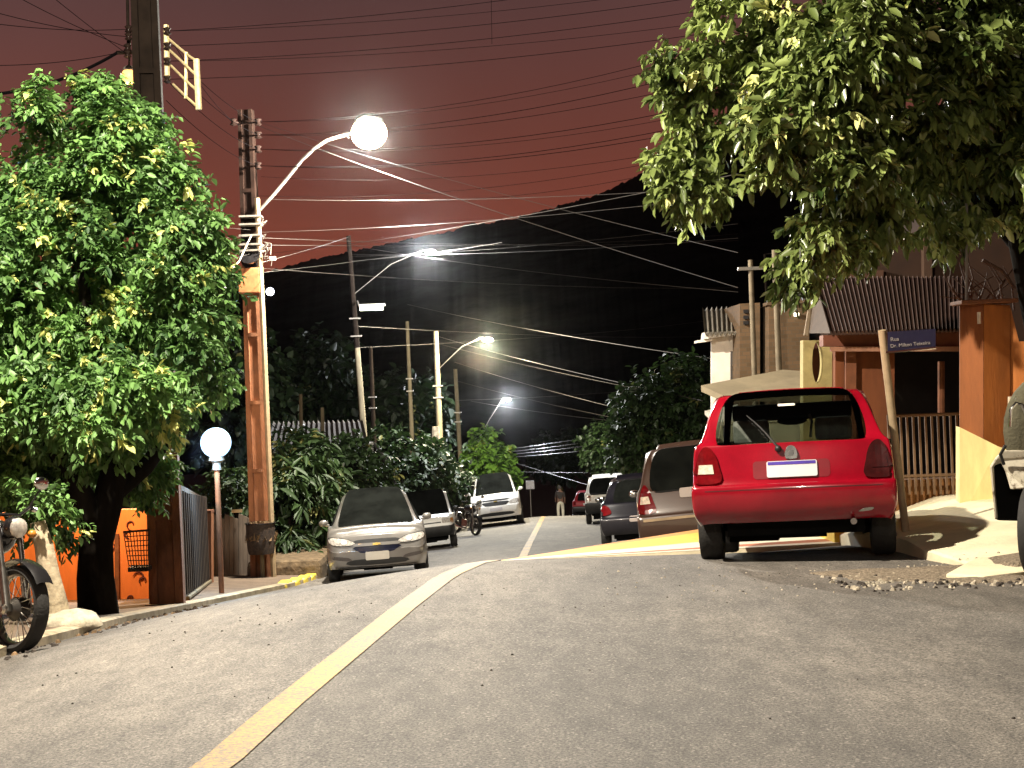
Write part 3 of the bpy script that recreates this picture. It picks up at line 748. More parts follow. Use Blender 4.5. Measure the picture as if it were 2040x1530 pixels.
# --- muddy off-roader at the right edge
MUD = worn_paint('muddy_white_paint', (.46, .42, .33), (.10, .07, .04), .43, 13.)
b = U(2030, 1142, 10.7); b.z = H(b.x, 10.7)
t = thing('offroad_car', 'mud splashed white off-road car cut by the right edge, its dark wheel arch showing', 'car', b)
def G(u, v, Y): return U(u, v, Y) - b
def shell(name, pts, dep, m): return MB().prism([G(*p) for p in pts], dep).build(name, m, t, bevel=.012)
shell('fender', [(1997, 898, 10.7), (2330, 886, 10.4), (2330, 1060, 10.4), (2100, 1052, 10.5), (2078, 992, 10.55), (2040, 974, 10.6), (2013, 975, 10.65), (2003, 940, 10.7), (1994, 922, 10.72), (1982, 927, 10.74), (1978, 934, 10.74), (1988, 1034, 10.74), (1982, 1036, 10.74), (1972, 930, 10.74), (1984, 912, 10.72)], (.03, .09, 0), MUD)
shell('wheel_arch', [(1976, 932, 10.82), (1994, 922, 10.82), (2110, 960, 10.82), (2110, 1040, 10.82), (1990, 1037, 10.82), (1985, 1034, 10.82)], (.0, .05, 0), UNDER)
MB().box((1.05, -1.35, .72), (1.35, 2.3, .42)).build('body', MUD, t, bevel=.06)
MB().box((1.05, -1.35, .42), (1.2, 2.1, .25)).build('underbody', UNDER, t)
wc = G(2078, 1050, 10.6)
hw = wheel(t, 0, 0, .335, .22, STEELW, -1); hw.matrix_local = Matrix.Translation((wc.x, wc.y, 0)) @ Matrix.Rotation(R(-32), 4, 'Z')
hw2 = wheel(t, 0, 0, .335, .22, STEELW, -1); hw2.location = (wc.x + .05, wc.y - 2.0, 0)
so = MB().ball((0, 0, 0), (.30, .12, .40), 16, 12); sob = so.build('seat_back', mat('olive_canvas', (.075, .068, .04), .9, var=.35, scale=12, bump=.4), t, smooth=True); sob.location = G(2082, 858, 10.75)
MB().tube([G(2000, 925, 10.68), G(1993, 905, 10.66), G(2003, 888, 10.62)], .012, 8).build('hinge', RUB, t, smooth=True)
MB().tube([G(2012, 850, 10.6), G(2014, 815, 10.6), G(2024, 803, 10.6), G(2036, 806, 10.6), G(2046, 830, 10.6)], .012, 8).build('grab_bar', CHR, t, smooth=True)

# ------------------------------------------------------------------ motorcycles
MBLK = mat('motorcycle_black', (.015, .014, .015), .25, .2, .3, 8, coat=.5)
STL = mat('brushed_steel', (.42, .40, .36), .3, 1., .25, 14)
def motorcycle(name, label, M, group):
    t = thing(name, label, 'motorcycle', M=M, group=group)
    r, wb = .31, 1.28
    for y, nm in ((0, 'front_wheel'), (-wb, 'rear_wheel')):
        Mx = Matrix.Translation((0, y, r)) @ Matrix.Rotation(PI / 2, 4, 'Y')
        h = .062
        wl = MB().lathe([(r * .80, -h * .6), (r * .88, -h), (r * .96, -h * .8), (r, -h * .3), (r, h * .3), (r * .96, h * .8), (r * .88, h), (r * .80, h * .6), (r * .80, -h * .6)], 36, Mx).build(nm, RUB, t, smooth=True)
        k = MB().lathe([(r * .82, -.03), (r * .76, -.022), (r * .74, 0), (r * .76, .022), (r * .82, .03)], 36, Mx)
        k.build('rim', STL, wl, smooth=True)
        k = MB()
        for i in range(28):
            q = 2 * PI * i / 28; sg = 1 if i % 2 else -1
            k.tube([Mx @ V((.05 * math.cos(q + .5 * sg), .05 * math.sin(q + .5 * sg), .035 * sg)), Mx @ V((r * .76 * math.cos(q), r * .76 * math.sin(q), 0))], .0035, 4)
        k.build('spokes', STL, wl)
        MB().lathe([(.001, -.07), (.05, -.07), (.085, -.045), (.085, .03), (.045, .07), (.001, .07)], 20, Mx).build('hub', mat('drum_dark', (.05, .045, .04), .45, .7), wl, smooth=True)
    for sx in (-1, 1):
        k = MB().tube([(sx * .085, 0, r - .02), (sx * .085, -.10, r + .28)], [.033, .031], 10); k.tube([(sx * .085, -.10, r + .27), (sx * .085, -.22, r + .62)], .02, 10)
        k.lathe([(.012, .0), (.032, .0), (.036, .02), (.02, .035), (.001, .035)], 16, Matrix.Translation((sx * .105, 0, r)) @ Matrix.Rotation(sx * PI / 2, 4, 'Y'))
        k.build('fork_leg', STL if sx < 0 else STL, t, smooth=True)
    k = MB(); pts = []
    for i in range(12):
        q = R(35 + 115 * i / 11); pts.append(V((0, math.cos(q) * (r + .05), r + math.sin(q) * (r + .05))))
    vs = []; fs = []
    for p in pts:
        for sx in (-1, -.5, .5, 1): vs.append(p + V((sx * .068, 0, -.018 * sx * sx)))
    for i in range(11):
        for j in range(3): fs.append((i * 4 + j, i * 4 + j + 1, i * 4 + j + 5, i * 4 + j + 4))
    k.add(vs, fs); k.build('fender', MBLK, t, smooth=True)
    k = MB(); pts = [V((0, -wb + math.cos(R(a)) * (r + .06), r + math.sin(R(a)) * (r + .06))) for a in range(50, 180, 12)]; vs = []; fs = []
    for p in pts:
        for sx in (-1, 1): vs.append(p + V((sx * .07, 0, 0)))
    for i in range(len(pts) - 1): fs.append((2 * i, 2 * i + 1, 2 * i + 3, 2 * i + 2))
    k.add(vs, fs); k.build('fender', MBLK, t, smooth=True)
    MB().ball((0, -.48, .80), (.17, .30, .15), 16, 10).build('fuel_tank', MBLK, t, smooth=True)
    k = MB().box((0, -.98, .78), (.24, .62, .09)); k.build('seat', mat('black_vinyl', (.02, .02, .02), .6), t, bevel=.03)
    k = MB().box((0, -.60, .36), (.22, .34, .22)); k.lathe([(.075, 0), (.09, .02), (.075, .04), (.09, .06), (.075, .08), (.09, .1), (.075, .12), (.09, .14), (.07, .16), (.001, .17)], 14, Matrix.Translation((0, -.46, .46)) @ Matrix.Rotation(R(-20), 4, 'X'))
    k.build('engine', STL, t, bevel=0)
    k = MB().tube([(.10, -.42, .50), (.13, -.28, .36), (.14, -.4, .2), (.15, -.8, .22), (.16, -1.3, .30), (.16, -1.62, .34)], [.02, .02, .022, .03, .04, .042], 8); k.build('exhaust', CHR, t, smooth=True)
    k = MB(); k.tube([(0, -.2, .88), (0, -.35, .45), (0, -.75, .3), (0, -.9, .7), (0, -.25, .8)], .022, 6)
    for sx in (-1, 1): k.tube([(sx * .1, -.85, .33), (sx * .1, -wb, r)], .02, 6)
    k.build('frame', MBLK, t, smooth=True)
    for sx in (-1, 1): MB().tube([(sx * .12, -wb + .03, r + .04), (sx * .13, -1.02, .72)], .032, 8).build('shock_absorber', CHR, t, smooth=True)
    k = MB().tube([(-.36, -.42, 1.02), (-.22, -.30, 1.03), (-.1, -.23, .97), (.1, -.23, .97), (.22, -.30, 1.03), (.36, -.42, 1.02)], .013, 8)
    k.tube([(-.36, -.42, 1.02), (-.27, -.335, 1.028)], .02, 8); k.tube([(.36, -.42, 1.02), (.27, -.335, 1.028)], .02, 8)
    k.build('handlebar', MBLK, t, smooth=True)
    hd = MB().ball((0, -.13, .88), (.085, .075, .085), 14, 10).build('headlight', MBLK, t, smooth=True)
    MB().ball((0, -.075, .88), (.072, .03, .072), 14, 8).build('lamp_glass', HEADL, hd, smooth=True)
    for sx in (-1, 1):
        k = MB().tube([(sx * .23, -.31, 1.03), (sx * .29, -.28, 1.17)], .007, 6)
        mm = k.build('mirror', MBLK, t)
        MB().ball((sx * .30, -.28, 1.215), (.065, .02, .05), 12, 8).build('mirror_glass', CHR, mm, smooth=True)
        MB().ball((sx * .16, -.14, .84), (.035, .03, .03), 10, 6).build('indicator', mat('amber_lens', (.5, .2, .03), .3), t, smooth=True)
    MB().tube([(-.08, -.6, .2), (-.3, -.72, .02)], .012, 6).build('side_stand', MBLK, t)
    return t
def moto_at(x, y, z, yaw, lean=R(8)):
    return Matrix.Translation((x, y, z)) @ Matrix.Rotation(-yaw, 4, 'Z') @ Matrix.Rotation(-lean, 4, 'Y')
GM = 'motorcycles parked by the left kerb'
w = U(34, 1292, 10.6)
m1 = motorcycle('motorcycle', 'dark motorcycle cut by the left edge of the picture, its spoked front wheel showing', moto_at(w.x - .02, 10.6, H(w.x, 10.6) + .0, R(128)), GM)
w2 = U(946, 1058, 47)
m2 = copy_tree(m1); m2['label'] = 'small dark motorcycle parked between the two white cars on the left'
m2.matrix_world = moto_at(w2.x, 47.2, H(w2.x, 47.2), R(150))

# ------------------------------------------------------------------ the walker beyond the crest
def person(name, label, x, y, yaw):
    z = H(x, y); t = thing(name, label, 'person', M=Matrix.Translation((x, y, z)) @ Matrix.Rotation(yaw, 4, 'Z'))
    vs = [(0, 0, .93), (0, .02, 1.15), (0, .05, 1.38), (0, .08, 1.50), (0, .10, 1.60), (0, .11, 1.70),
          (.10, 0, .88), (.13, .10, .48), (.13, .02, .08), (.13, .14, .03), (-.10, 0, .88), (-.13, -.04, .48), (-.13, -.26, .12), (-.13, -.16, .04),
          (.20, .04, 1.40), (.25, -.06, 1.12), (.25, .08, .90), (.25, .11, .80), (-.20, .04, 1.40), (-.25, .10, 1.12), (-.24, .27, .95), (-.24, .33, .87)]
    es = [(0, 1), (1, 2), (2, 3), (3, 4), (4, 5), (0, 6), (6, 7), (7, 8), (8, 9), (0, 10), (10, 11), (11, 12), (12, 13), (2, 14), (14, 15), (15, 16), (16, 17), (2, 18), (18, 19), (19, 20), (20, 21)]
    rr = [.16, .15, .16, .06, .095, .08, .10, .07, .045, .035, .10, .07, .045, .035, .06, .045, .035, .03, .06, .045, .035, .03]
    def skin(nm, vv, ee, rad, m, par):
        me = bpy.data.meshes.new(nm); me.from_pydata(vv, ee, []); o = bpy.data.objects.new(nm, me); COL.objects.link(o)
        md = o.modifiers.new('k', 'SKIN'); o.modifiers.new('s', 'SUBSURF').levels = 2
        for i, q in enumerate(rad): me.skin_vertices[0].data[i].radius = (q, q)
        me.skin_vertices[0].data[0].use_root = True
        dg = bpy.context.evaluated_depsgraph_get(); r = bpy.data.meshes.new_from_object(o.evaluated_get(dg)); bpy.data.objects.remove(o)
        r.polygons.foreach_set('use_smooth', [True] * len(r.polygons)); r.materials.clear(); r.materials.append(m)
        o = bpy.data.objects.new(nm, r); COL.objects.link(o); o.parent = par; return o
    skin('body', vs, es, rr, mat('skin_brown', (.22, .12, .08), .6), t)
    skin('trousers', [vs[0], (0, 0, 1.0)] + vs[6:9] + vs[10:13], [(0, 1), (0, 2), (2, 3), (3, 4), (0, 5), (5, 6), (6, 7)], [.175, .165, .115, .09, .075, .115, .09, .075], mat('white_trousers', (.8, .76, .62), .8), t)
    skin('shirt', [(0, 0, 1.0)] + vs[1:3] + vs[14:16] + vs[18:20], [(0, 1), (1, 2), (2, 3), (3, 4), (2, 5), (5, 6)], [.17, .165, .175, .075, .06, .075, .06], mat('dark_shirt', (.05, .042, .04), .8), t)
    MB().ball((0, .09, 1.68), (.10, .11, .10), 12, 8).build('hair', mat('grey_hair', (.10, .09, .08), .8), t, smooth=True)
    return t
w = U(1117, 1022, 82)
person('person', 'person in white trousers and a dark top walking on the far road', w.x, 82, R(0))
# ------------------------------------------------------------------ poles, lamps, cables
POLEO = mat('sodium_tinted_concrete', (.25, .10, .042), .85, var=.45, scale=5, bump=.4, bscale=40, stretch=(1, 1, .35))  # orange lamp light on grey concrete is put into this colour
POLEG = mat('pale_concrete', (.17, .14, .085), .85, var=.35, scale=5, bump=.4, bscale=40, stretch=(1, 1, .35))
POLED = mat('dark_concrete', (.011, .0075, .0055), .95, spec=.08, var=.4, scale=5)  # near-black tone stands for pole lengths that get no lamp light
GALV = mat('galvanised_steel', (.24, .22, .19), .45, .5, .25, 9)
INSUL = mat('insulator_brown', (.02, .012, .01), .25, var=.2)
def h_pole(root, h, wb, wt, m, yaw=0., z0=-.6, name='shaft', recess=.05, m_upper=None, split=None):
    def ring(z):
        f = (z) / h; w = wb + (wt - wb) * f; d = w * .8; a, b = w / 2, d / 2; fl = w * .24; rc = recess * (1 - .3 * f)
        pts = [(-a, -b), (-a + fl, -b), (-a + fl * 1.15, -b + rc), (a - fl * 1.15, -b + rc), (a - fl, -b), (a, -b), (a, b), (a - fl, b), (a - fl * 1.15, b - rc), (-a + fl * 1.15, b - rc), (-a + fl, b), (-a, b)]
        return [RZ(yaw) @ V((x, y, z)) for x, y in pts]
    def part(za, zb_, mm, nm):
        k = MB(); zs = [za + (zb_ - za) * i / 6 for i in range(7)]; vs = []
        for z in zs: vs += ring(z)
        fs = [(i * 12 + j, i * 12 + (j + 1) % 12, (i + 1) * 12 + (j + 1) % 12, (i + 1) * 12 + j) for i in range(6) for j in range(12)]
        fs += [tuple(range(11, -1, -1)), tuple(range(72, 84))]
        k.add(vs, fs)
        z = max(za, 1.1)
        while z < zb_ - .2:                          # rungs across the recess
            w = wb + (wt - wb) * z / h; k.box(RZ(yaw) @ V((0, -w * .4 + .02, z)), (w * .6, .045, .07), RZ(yaw)); z += 1.25
        k.build(nm, mm, root)
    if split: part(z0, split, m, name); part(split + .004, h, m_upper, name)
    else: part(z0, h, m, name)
def arm_lamp(root, path, lamp_at, fwd, gl, scale=1., lens=(.24, .16, .1)):
    k = MB().tube(path, .028 * scale * (.6 if scale < 1 else 1), 8); k.build('lamp_arm', GALV, root, smooth=True)
    hd = V(lamp_at); f = V(fwd).normalized(); a = math.atan2(f.y, f.x)
    M = Matrix.Rotation(a, 3, 'Z')
    k = MB().ball(hd + V((0, 0, lens[2] * .6 * scale)), (lens[0] * .82 * scale, lens[1] * .8 * scale, lens[2] * .5 * scale), 16, 8, M)
    h = k.build('lamp_head', GALV, root, smooth=True)
    MB().ball(hd + V((0, 0, -.03 * scale)), tuple(q * scale for q in lens), 18, 12, M).build('lamp_glass', gl, h, smooth=True)
def point(name, loc, watts, col, r=.12):
    l = bpy.data.lights.new(name, 'POINT'); l.energy = watts; l.color = col; l.shadow_soft_size = r
    o = bpy.data.objects.new(name, l); o.location = loc; COL.objects.link(o); return o
WARM = glow('warm_lamp_glass', (1, .88, .62), 22)
WARM2 = glow('sodium_lamp_glass', (1, .45, .13), 2.0)
COOL = glow('white_lamp_glass', (.85, .9, 1), 18)
BLUEW = glow('bluish_lamp_glass', (.46, .72, 1), 1.9)

# pole at the left, rising out of the picture behind the near tree
b = U(335, 1218, 19); zb = left_h(b.x, 19)
near_pole = thing('utility_pole', 'tall orange brown concrete pole behind the left tree, its top out of the picture', 'utility pole', (b.x, 19, zb))
h_pole(near_pole, 9.6, .42, .30, mat('sodium_brown_concrete', (.17, .06, .025), .85, var=.5, scale=5, bump=.4, bscale=40, stretch=(1, 1, .35)), R(8), m_upper=POLED, split=4.2)  # sodium light coloured into the lower shaft, shade into the upper
def loc_of(root, p): return V(p) - V(root.location)
L0 = U(257, 148, 19.3); k = MB()
lp = loc_of(near_pole, L0)
arm_lamp(near_pole, [(-.1, .1, lp.z + .4), (-.25, .2, lp.z + .42), lp + V((.0, .02, .12))], lp, (-1, .2, 0), WARM2, .8, (.12, .12, .13))
# steel rack with cables, standing off the pole
k = MB(); RK = [(333, 62), (333, 92), (333, 122), (333, 158)]
def LP(u, v, Y): return loc_of(near_pole, U(u, v, Y))
k.tube([LP(331, 50, 18.9), LP(333, 165, 18.9)], .035, 6)
k.tube([LP(371, 104, 18.2), LP(370, 196, 18.2)], .022, 6); k.tube([LP(391, 118, 17.8), LP(396, 218, 17.8)], .038, 8)
for (a_, b_, c_) in (((337, 78), (372, 108), (392, 122)), ((338, 100), (366, 126), (393, 152)), ((340, 130), (370, 160), (394, 182)), ((345, 168), (370, 192), (395, 214))):
    k.tube([LP(*a_, 18.9), LP(*b_, 18.2), LP(*c_, 17.8)], .016, 6)
k.build('cable_rack', mat('rack_lit_steel', (.85, .66, .36), .5, .2, .3, 20), near_pole)  # lamp brightness on the rack put into this pale cream
for (u_, v_) in RK + [(256, 58), (256, 73), (254, 95), (254, 108)]: MB().lathe([(.02, -.05), (.05, -.03), (.025, 0), (.05, .03), (.02, .05)], 10, Matrix.Translation(LP(u_, v_, 18.85))).build('insulator', INSUL, near_pole, smooth=True)
k = MB().tube([LP(254, 0, 18.95), LP(256, 112, 18.95)], .02, 6); k.tube([LP(256, 62, 18.9), LP(285, 60, 19)], .02, 6); k.tube([LP(232, 105, 18.8), LP(285, 104, 19)], .025, 6); k.build('bracket', POLED, near_pole)

# pole with the lit lamp
b = U(527, 1190, 27.8); zb = b.z
pole1 = thing('utility_pole', 'orange brown concrete pole carrying the big lit street lamp on a curved arm', 'utility pole', (b.x, 27.8, zb))
h_pole(pole1, 9.0, .41, .26, POLEO, R(-6), m_upper=mat('unlit_pole_brown', (.013, .0065, .0045), .95, spec=.1, var=.4), split=6.25)  # upper shaft coloured as unlit, lower shaft as lamp-lit
def P1(u, v, Y=27.5): return V(U(u, v, Y)) - V((b.x, 27.8, zb))
MB().tube([P1(547, 1188), P1(535, 900), P1(524, 640), P1(517, 500), P1(512, 395)], .05, 8).build('conduit', mat('conduit_cream', (.36, .27, .16), .6, var=.2), pole1, smooth=True)
MB().box(P1(499, 560, 27.62), (.40, .34, .46)).build('junction_box', mat('box_terracotta', (.42, .15, .05), .7, var=.3), pole1, bevel=.02)
for v_ in (432, 448, 470, 488, 500): MB().box(P1(500, v_, 27.55), (.40, .3, .035)).build('clamp', GALV, pole1, bevel=.004)
Mx = Matrix.Translation(P1(499, 511, 27.55))
k = MB().lathe([(.05, -.13), (.2, -.13), (.2, -.09), (.13, -.08), (.13, .08), (.2, .09), (.2, .13), (.05, .13)], 18, Mx @ Matrix.Rotation(R(70), 4, 'X')); k.build('cable_reel', MBLK, pole1, smooth=True)
for (u_, v_) in ((465, 243), (514, 243), (514, 269), (514, 297), (514, 330)):
    k = MB(); k.lathe([(.02, -.07), (.07, -.05), (.035, 0), (.07, .05), (.02, .07)], 12, Matrix.Translation(P1(u_, v_)))
    k.tube([P1(u_, v_), P1(490, v_ + 3, 27.75)], .018, 6); k.build('insulator', INSUL, pole1, smooth=True)
L1 = U(735, 262, 27)
lp = L1 - V(pole1.location)
arm_lamp(pole1, [P1(518, 418), P1(548, 385), P1(575, 352), P1(602, 318, 27.3), P1(626, 296, 27.2), P1(652, 279, 27.1), P1(682, 270, 27), P1(712, 265, 27)], lp, (1, 0, 0), WARM, 1.12, (.29, .27, .26))  # glass oversized so its glowing disc stands for the lamp's bloom
rnd = random.Random(2)
for i in range(14):                                   # drooping drop wires round the rack
    a = P1(515 + rnd.uniform(-4, 12), rnd.uniform(440, 520), 27.45); d = V((rnd.uniform(-.1, .3), rnd.uniform(-.1, .1), rnd.uniform(-.25, .2)))
    MB().tube([a, a + d * .5 + V((.08, 0, .08)), a + d], .008, 5).build('wire_loop', GALV, pole1)
MB().box(P1(543, 515, 27.5), (.11, .08, .07)).build('splice_box', mat('splice_white', (.7, .66, .56), .5), pole1)
# basket of rubbish strapped to its foot
bp_ = P1(520, 1072, 27.4) + V(pole1.location)
bk = thing('litter_basket', 'dark litter basket full of dry leaves at the foot of the lamp pole', 'litter bin', (bp_.x, 27.38, bp_.z - .28))
MB().lathe([(.001, 0), (.23, 0), (.25, .12), (.26, .3), (.265, .56), (.25, .57), (.24, .3), (.22, .02)], 22).build('basket', mat('basket_brown_black', (.03, .018, .012), .8, var=.85, scale=16, bump=.6), bk, smooth=True)
MB().lathe([(.255, .545), (.285, .55), (.285, .565), (.255, .57)], 22).build('rim', MBLK, bk, smooth=True)
k = MB(); rnd = random.Random(9)
for i in range(90):
    q = rnd.uniform(0, 6.3); rr_ = rnd.uniform(0, .22) if i % 3 else .262; s_ = rnd.uniform(.03, .06); Rr = Matrix.Rotation(rnd.uniform(0, 6), 3, 'X') @ RZ(rnd.uniform(0, 6))
    k.add([Rr @ p + V((rr_ * math.cos(q), rr_ * math.sin(q), (.53 + rnd.uniform(0, .05)) if i % 3 else .2 + rnd.uniform(0, .2))) for p in (V((-s_, 0, 0)), V((0, s_ * .5, 0)), V((s_, 0, 0)), V((0, -s_ * .5, 0)))], [(0, 1, 2, 3)])
k.build('leaves', mat('dry_leaves', (.13, .075, .03), .8, var=.5, scale=12), bk, fix=False)
MB().tube([(0, .05, -.02), (.0, .05, -.9)], .04, 8).build('stand', POLEG, bk)

# poles down the street
def far_pole(u0, v0, u1, v1, Y, w, label, m=POLEG, lamp=None, gl=None, extra=None, split=None):
    top = U(u1, v1, Y); foot = U(u0, v0, Y); gz = left_h(foot.x, Y) if foot.x < I(Y, *XC) else side_h(foot.x, Y)
    dirv = (top - foot); base = foot + dirv * ((gz - foot.z) / dirv.z)
    t = thing('utility_pole', label, 'utility pole', base, group='poles down the street')
    k = MB().tube([V((0, 0, -.4)), (top - base) * (split or 1.)], [w * .55, w * .4], 10); k.build('shaft', m, t, smooth=True)
    if split: MB().tube([(top - base) * split, top - base], [w * .4, w * .32], 10).build('shaft', POLED, t, smooth=True)
    for f in (.66, .72): MB().box((top - base) * f, (w * 1.5, w * 1.1, .05)).build('clamp', GALV, t)
    if lamp:
        l = U(*lamp, Y - 1.5) - base; s_ = (top - base) * .8
        arm_lamp(t, [s_, s_.lerp(l, .5) + V((0, 0, .35)), l + V((-.25, 0, .08)), l + V((0, 0, .06))], l, (1, 0, 0), gl, .95)
    return t
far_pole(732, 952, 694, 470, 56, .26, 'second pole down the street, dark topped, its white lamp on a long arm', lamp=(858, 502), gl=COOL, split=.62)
far_pole(748, 950, 738, 690, 60, .2, 'thin dim pole close beside the second pole down the left side', POLED)
far_pole(824, 948, 811, 640, 72, .22, 'slim pale pole third down the left side, without a lamp')
far_pole(881, 992, 868, 660, 62, .27, 'thickest cream pole down the left side, just behind the old white hatchback', lamp=(972, 676), gl=WARM2)
far_pole(920, 968, 907, 735, 78, .25, 'pale cream pole above the parked white SUV')
far_pole(946, 968, 938, 862, 95, .24, 'dim brownish pole beside the bright green tree', POLED, lamp=(1011, 795), gl=COOL)
# flat lit box on the second pole
q = U(741, 611, 54); t = thing('flood_light', 'flat cream lit floodlight box under the second lamp of the street', 'flood light', q)
MB().box((0, 0, .05), (.95, .3, .1)).build('housing', GALV, t, bevel=.02)
MB().box((0, -.16, -.04), (.84, .05, .2)).build('lamp_glass', glow('cream_lamp_glass', (.95, 1, .68), 1.6), t)
MB().tube([(-.45, 0, 0), U(712, 600, 55.9) - q], .03, 6).build('bracket', GALV, t)
def little_lamp(u, v, Y, s, gl, label, wall=None):
    q = U(u, v, Y); t = thing('street_lamp', label, 'street lamp', q)
    MB().ball((0, 0, 0), s, 12, 8).build('lamp_glass', gl, t, smooth=True)
    k = MB().tube([(0, .05, s * .8), (-.3, .3, s * 1.4), (-.9, .5, s * 1.0), (-.9, .5, s - 6)], .05, 6); k.build('post', POLED, t); return t
little_lamp(538, 581, 64, .17, COOL, 'small white lamp glowing beside the lamp pole, far off in the dark')
little_lamp(1573, 507, 60, .09, COOL, 'tiny white lamp glimpsed at the lower edge of the right tree')

# globe lamp on a post
q = U(430, 882, 22.3); gz = left_h(q.x, 22.3)
t = thing('garden_lamp', 'bluish white globe lamp glowing on a thin brown post by the left gate', 'lamp', (q.x, 22.3, gz))
MB().ball((0, 0, q.z - gz), .225, 24, 16).build('globe', BLUEW, t, smooth=True)
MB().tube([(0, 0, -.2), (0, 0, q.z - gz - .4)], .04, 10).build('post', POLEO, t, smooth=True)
MB().lathe([(.03, q.z - gz - .42), (.07, q.z - gz - .40), (.06, q.z - gz - .3), (.12, q.z - gz - .26), (.1, q.z - gz - .2)], 14).build('collar', GALV, t, smooth=True)
# white board far down the road
q = U(1056, 966, 90); t = thing('sign_board', 'small blank white board far down the dark end of the road', 'sign', q)
MB().box((0, 0, 0), (.5, .03, .5)).build('board', mat('board_white', (.75, .75, .78), .6), t, bevel=.01)
MB().tube([(0, .04, .2), (0, .04, H(q.x, 90) - q.z)], .03, 6).build('post', GALV, t)

# street lamp outside the picture on the left that lights the corner
kb = V((-5.3, 9.2, left_h(-5.3, 9.2))); KEY = V((-2.7, 10.0, 5.75))
t = thing('street_lamp', 'street lamp on a concrete pole that lights the red hatchback from the left', 'street lamp', kb)
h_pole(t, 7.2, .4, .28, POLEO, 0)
arm_lamp(t, [(0, 0, 6.6), (.6, .4, 7.2), (1.6, .9, KEY.z - kb.z + .12), KEY - kb + V((-.2, -.1, .07))], KEY - kb + V((0, 0, .08)), (1, .5, 0), WARM, 1.0)
kb2 = V((-4.3, -9.5, left_h(-4.3, -9.5))); FILL = V((-1.6, -8.6, 6.2))  # unseen fill lamp added to light the near road and car rear
t = thing('street_lamp', 'added fill lamp on a concrete pole, unseen behind the camera', 'street lamp', kb2)
h_pole(t, 7.6, .4, .28, POLEG, 0)
arm_lamp(t, [(0, 0, 7), (.6, .3, 7.6), (1.7, .6, FILL.z - kb2.z + .12), FILL - kb2 + V((-.2, -.05, .07))], FILL - kb2 + V((0, 0, .08)), (1, .3, 0), WARM, 1.0)

# cables
DKW = mat('cable_black', (.004, .0035, .004), .95, var=.2, spec=0.)
LTW = mat('cable_aluminium', (.10, .09, .08), .45, .2, .15, 8)
def cable(a, b_, sag, r, m, label, group, n=14):
    k = MB(); pts = []
    for i in range(n + 1):
        f = i / n; p = a.lerp(b_, f); p.z -= sag * 4 * f * (1 - f); pts.append(p)
    o = pts[0].copy(); k.tube([p - o for p in pts], r, 5)
    ob = k.build('overhead_cable', m, smooth=True, fix=False); ob.location = o
    return tag(ob, label, 'cable', group)
GW = 'dark cables crossing the reddish sky'; LW = 'thin dark cable crossing the reddish sky above the lamp'
for (u0, v0, u1, v1, r) in ((514, 243, 1420, 92, 5), (514, 243, 1420, 110, 4), (514, 269, 1420, 135, 6), (514, 269, 1420, 160, 5), (514, 297, 1420, 205, 6), (514, 297, 1420, 220, 4), (514, 330, 1430, 238, 6), (514, 330, 1430, 250, 6), (520, 352, 1430, 285, 4), (512, 390, 1420, 300, 4), (700, 395, 1420, 318, 4)):
    cable(U(u0, v0, 27.6), U(u1, v1, 23), .25, r * .0009, DKW, LW, GW)
for (v0, v1, r) in ((62, -75, 5), (62, -40, 4), (92, -20, 5), (122, 8, 5), (122, 35, 4), (158, 55, 5)):
    cable(U(333, v0, 18.9), U(1480, v1, 19), .12, r * .0008, DKW, LW, GW)
GN = 'dark cables between the two brown poles'
for (v0, v1, u1) in ((62, 243, 465), (92, 243, 514), (122, 269, 514), (158, 297, 514), (200, 330, 514)):
    cable(U(331, v0, 18.9), U(u1, v1, 27.6), .12, .0045, DKW, 'thin dark cable running between the two orange brown poles', GN)
GTL = 'dark cables in the upper left corner'
for (u0, v0, u1, v1) in ((-60, 40, 256, 58), (-60, -60, 254, 95), (-60, 130, 232, 106), (-60, -150, 254, 108), (-60, 10, 254, 73)):
    cable(U(u0, v0, 16), U(u1, v1, 18.85), .05, .0045, DKW, 'thin dark cable slanting through the upper left corner of the sky', GTL)
cable(U(-30, 190, 16.5), U(232, 106, 18.8), .1, .02, DKW, 'thick dark cable drooping to the pole above the left tree', None)
cable(U(978, -40, 24), U(980, 88, 24), 0, .004, DKW, 'short dark cable hanging straight down from the top of the sky', None)
GB = 'pale lit cables below the lamps'; LB = 'pale cable catching the lamp light over the street'
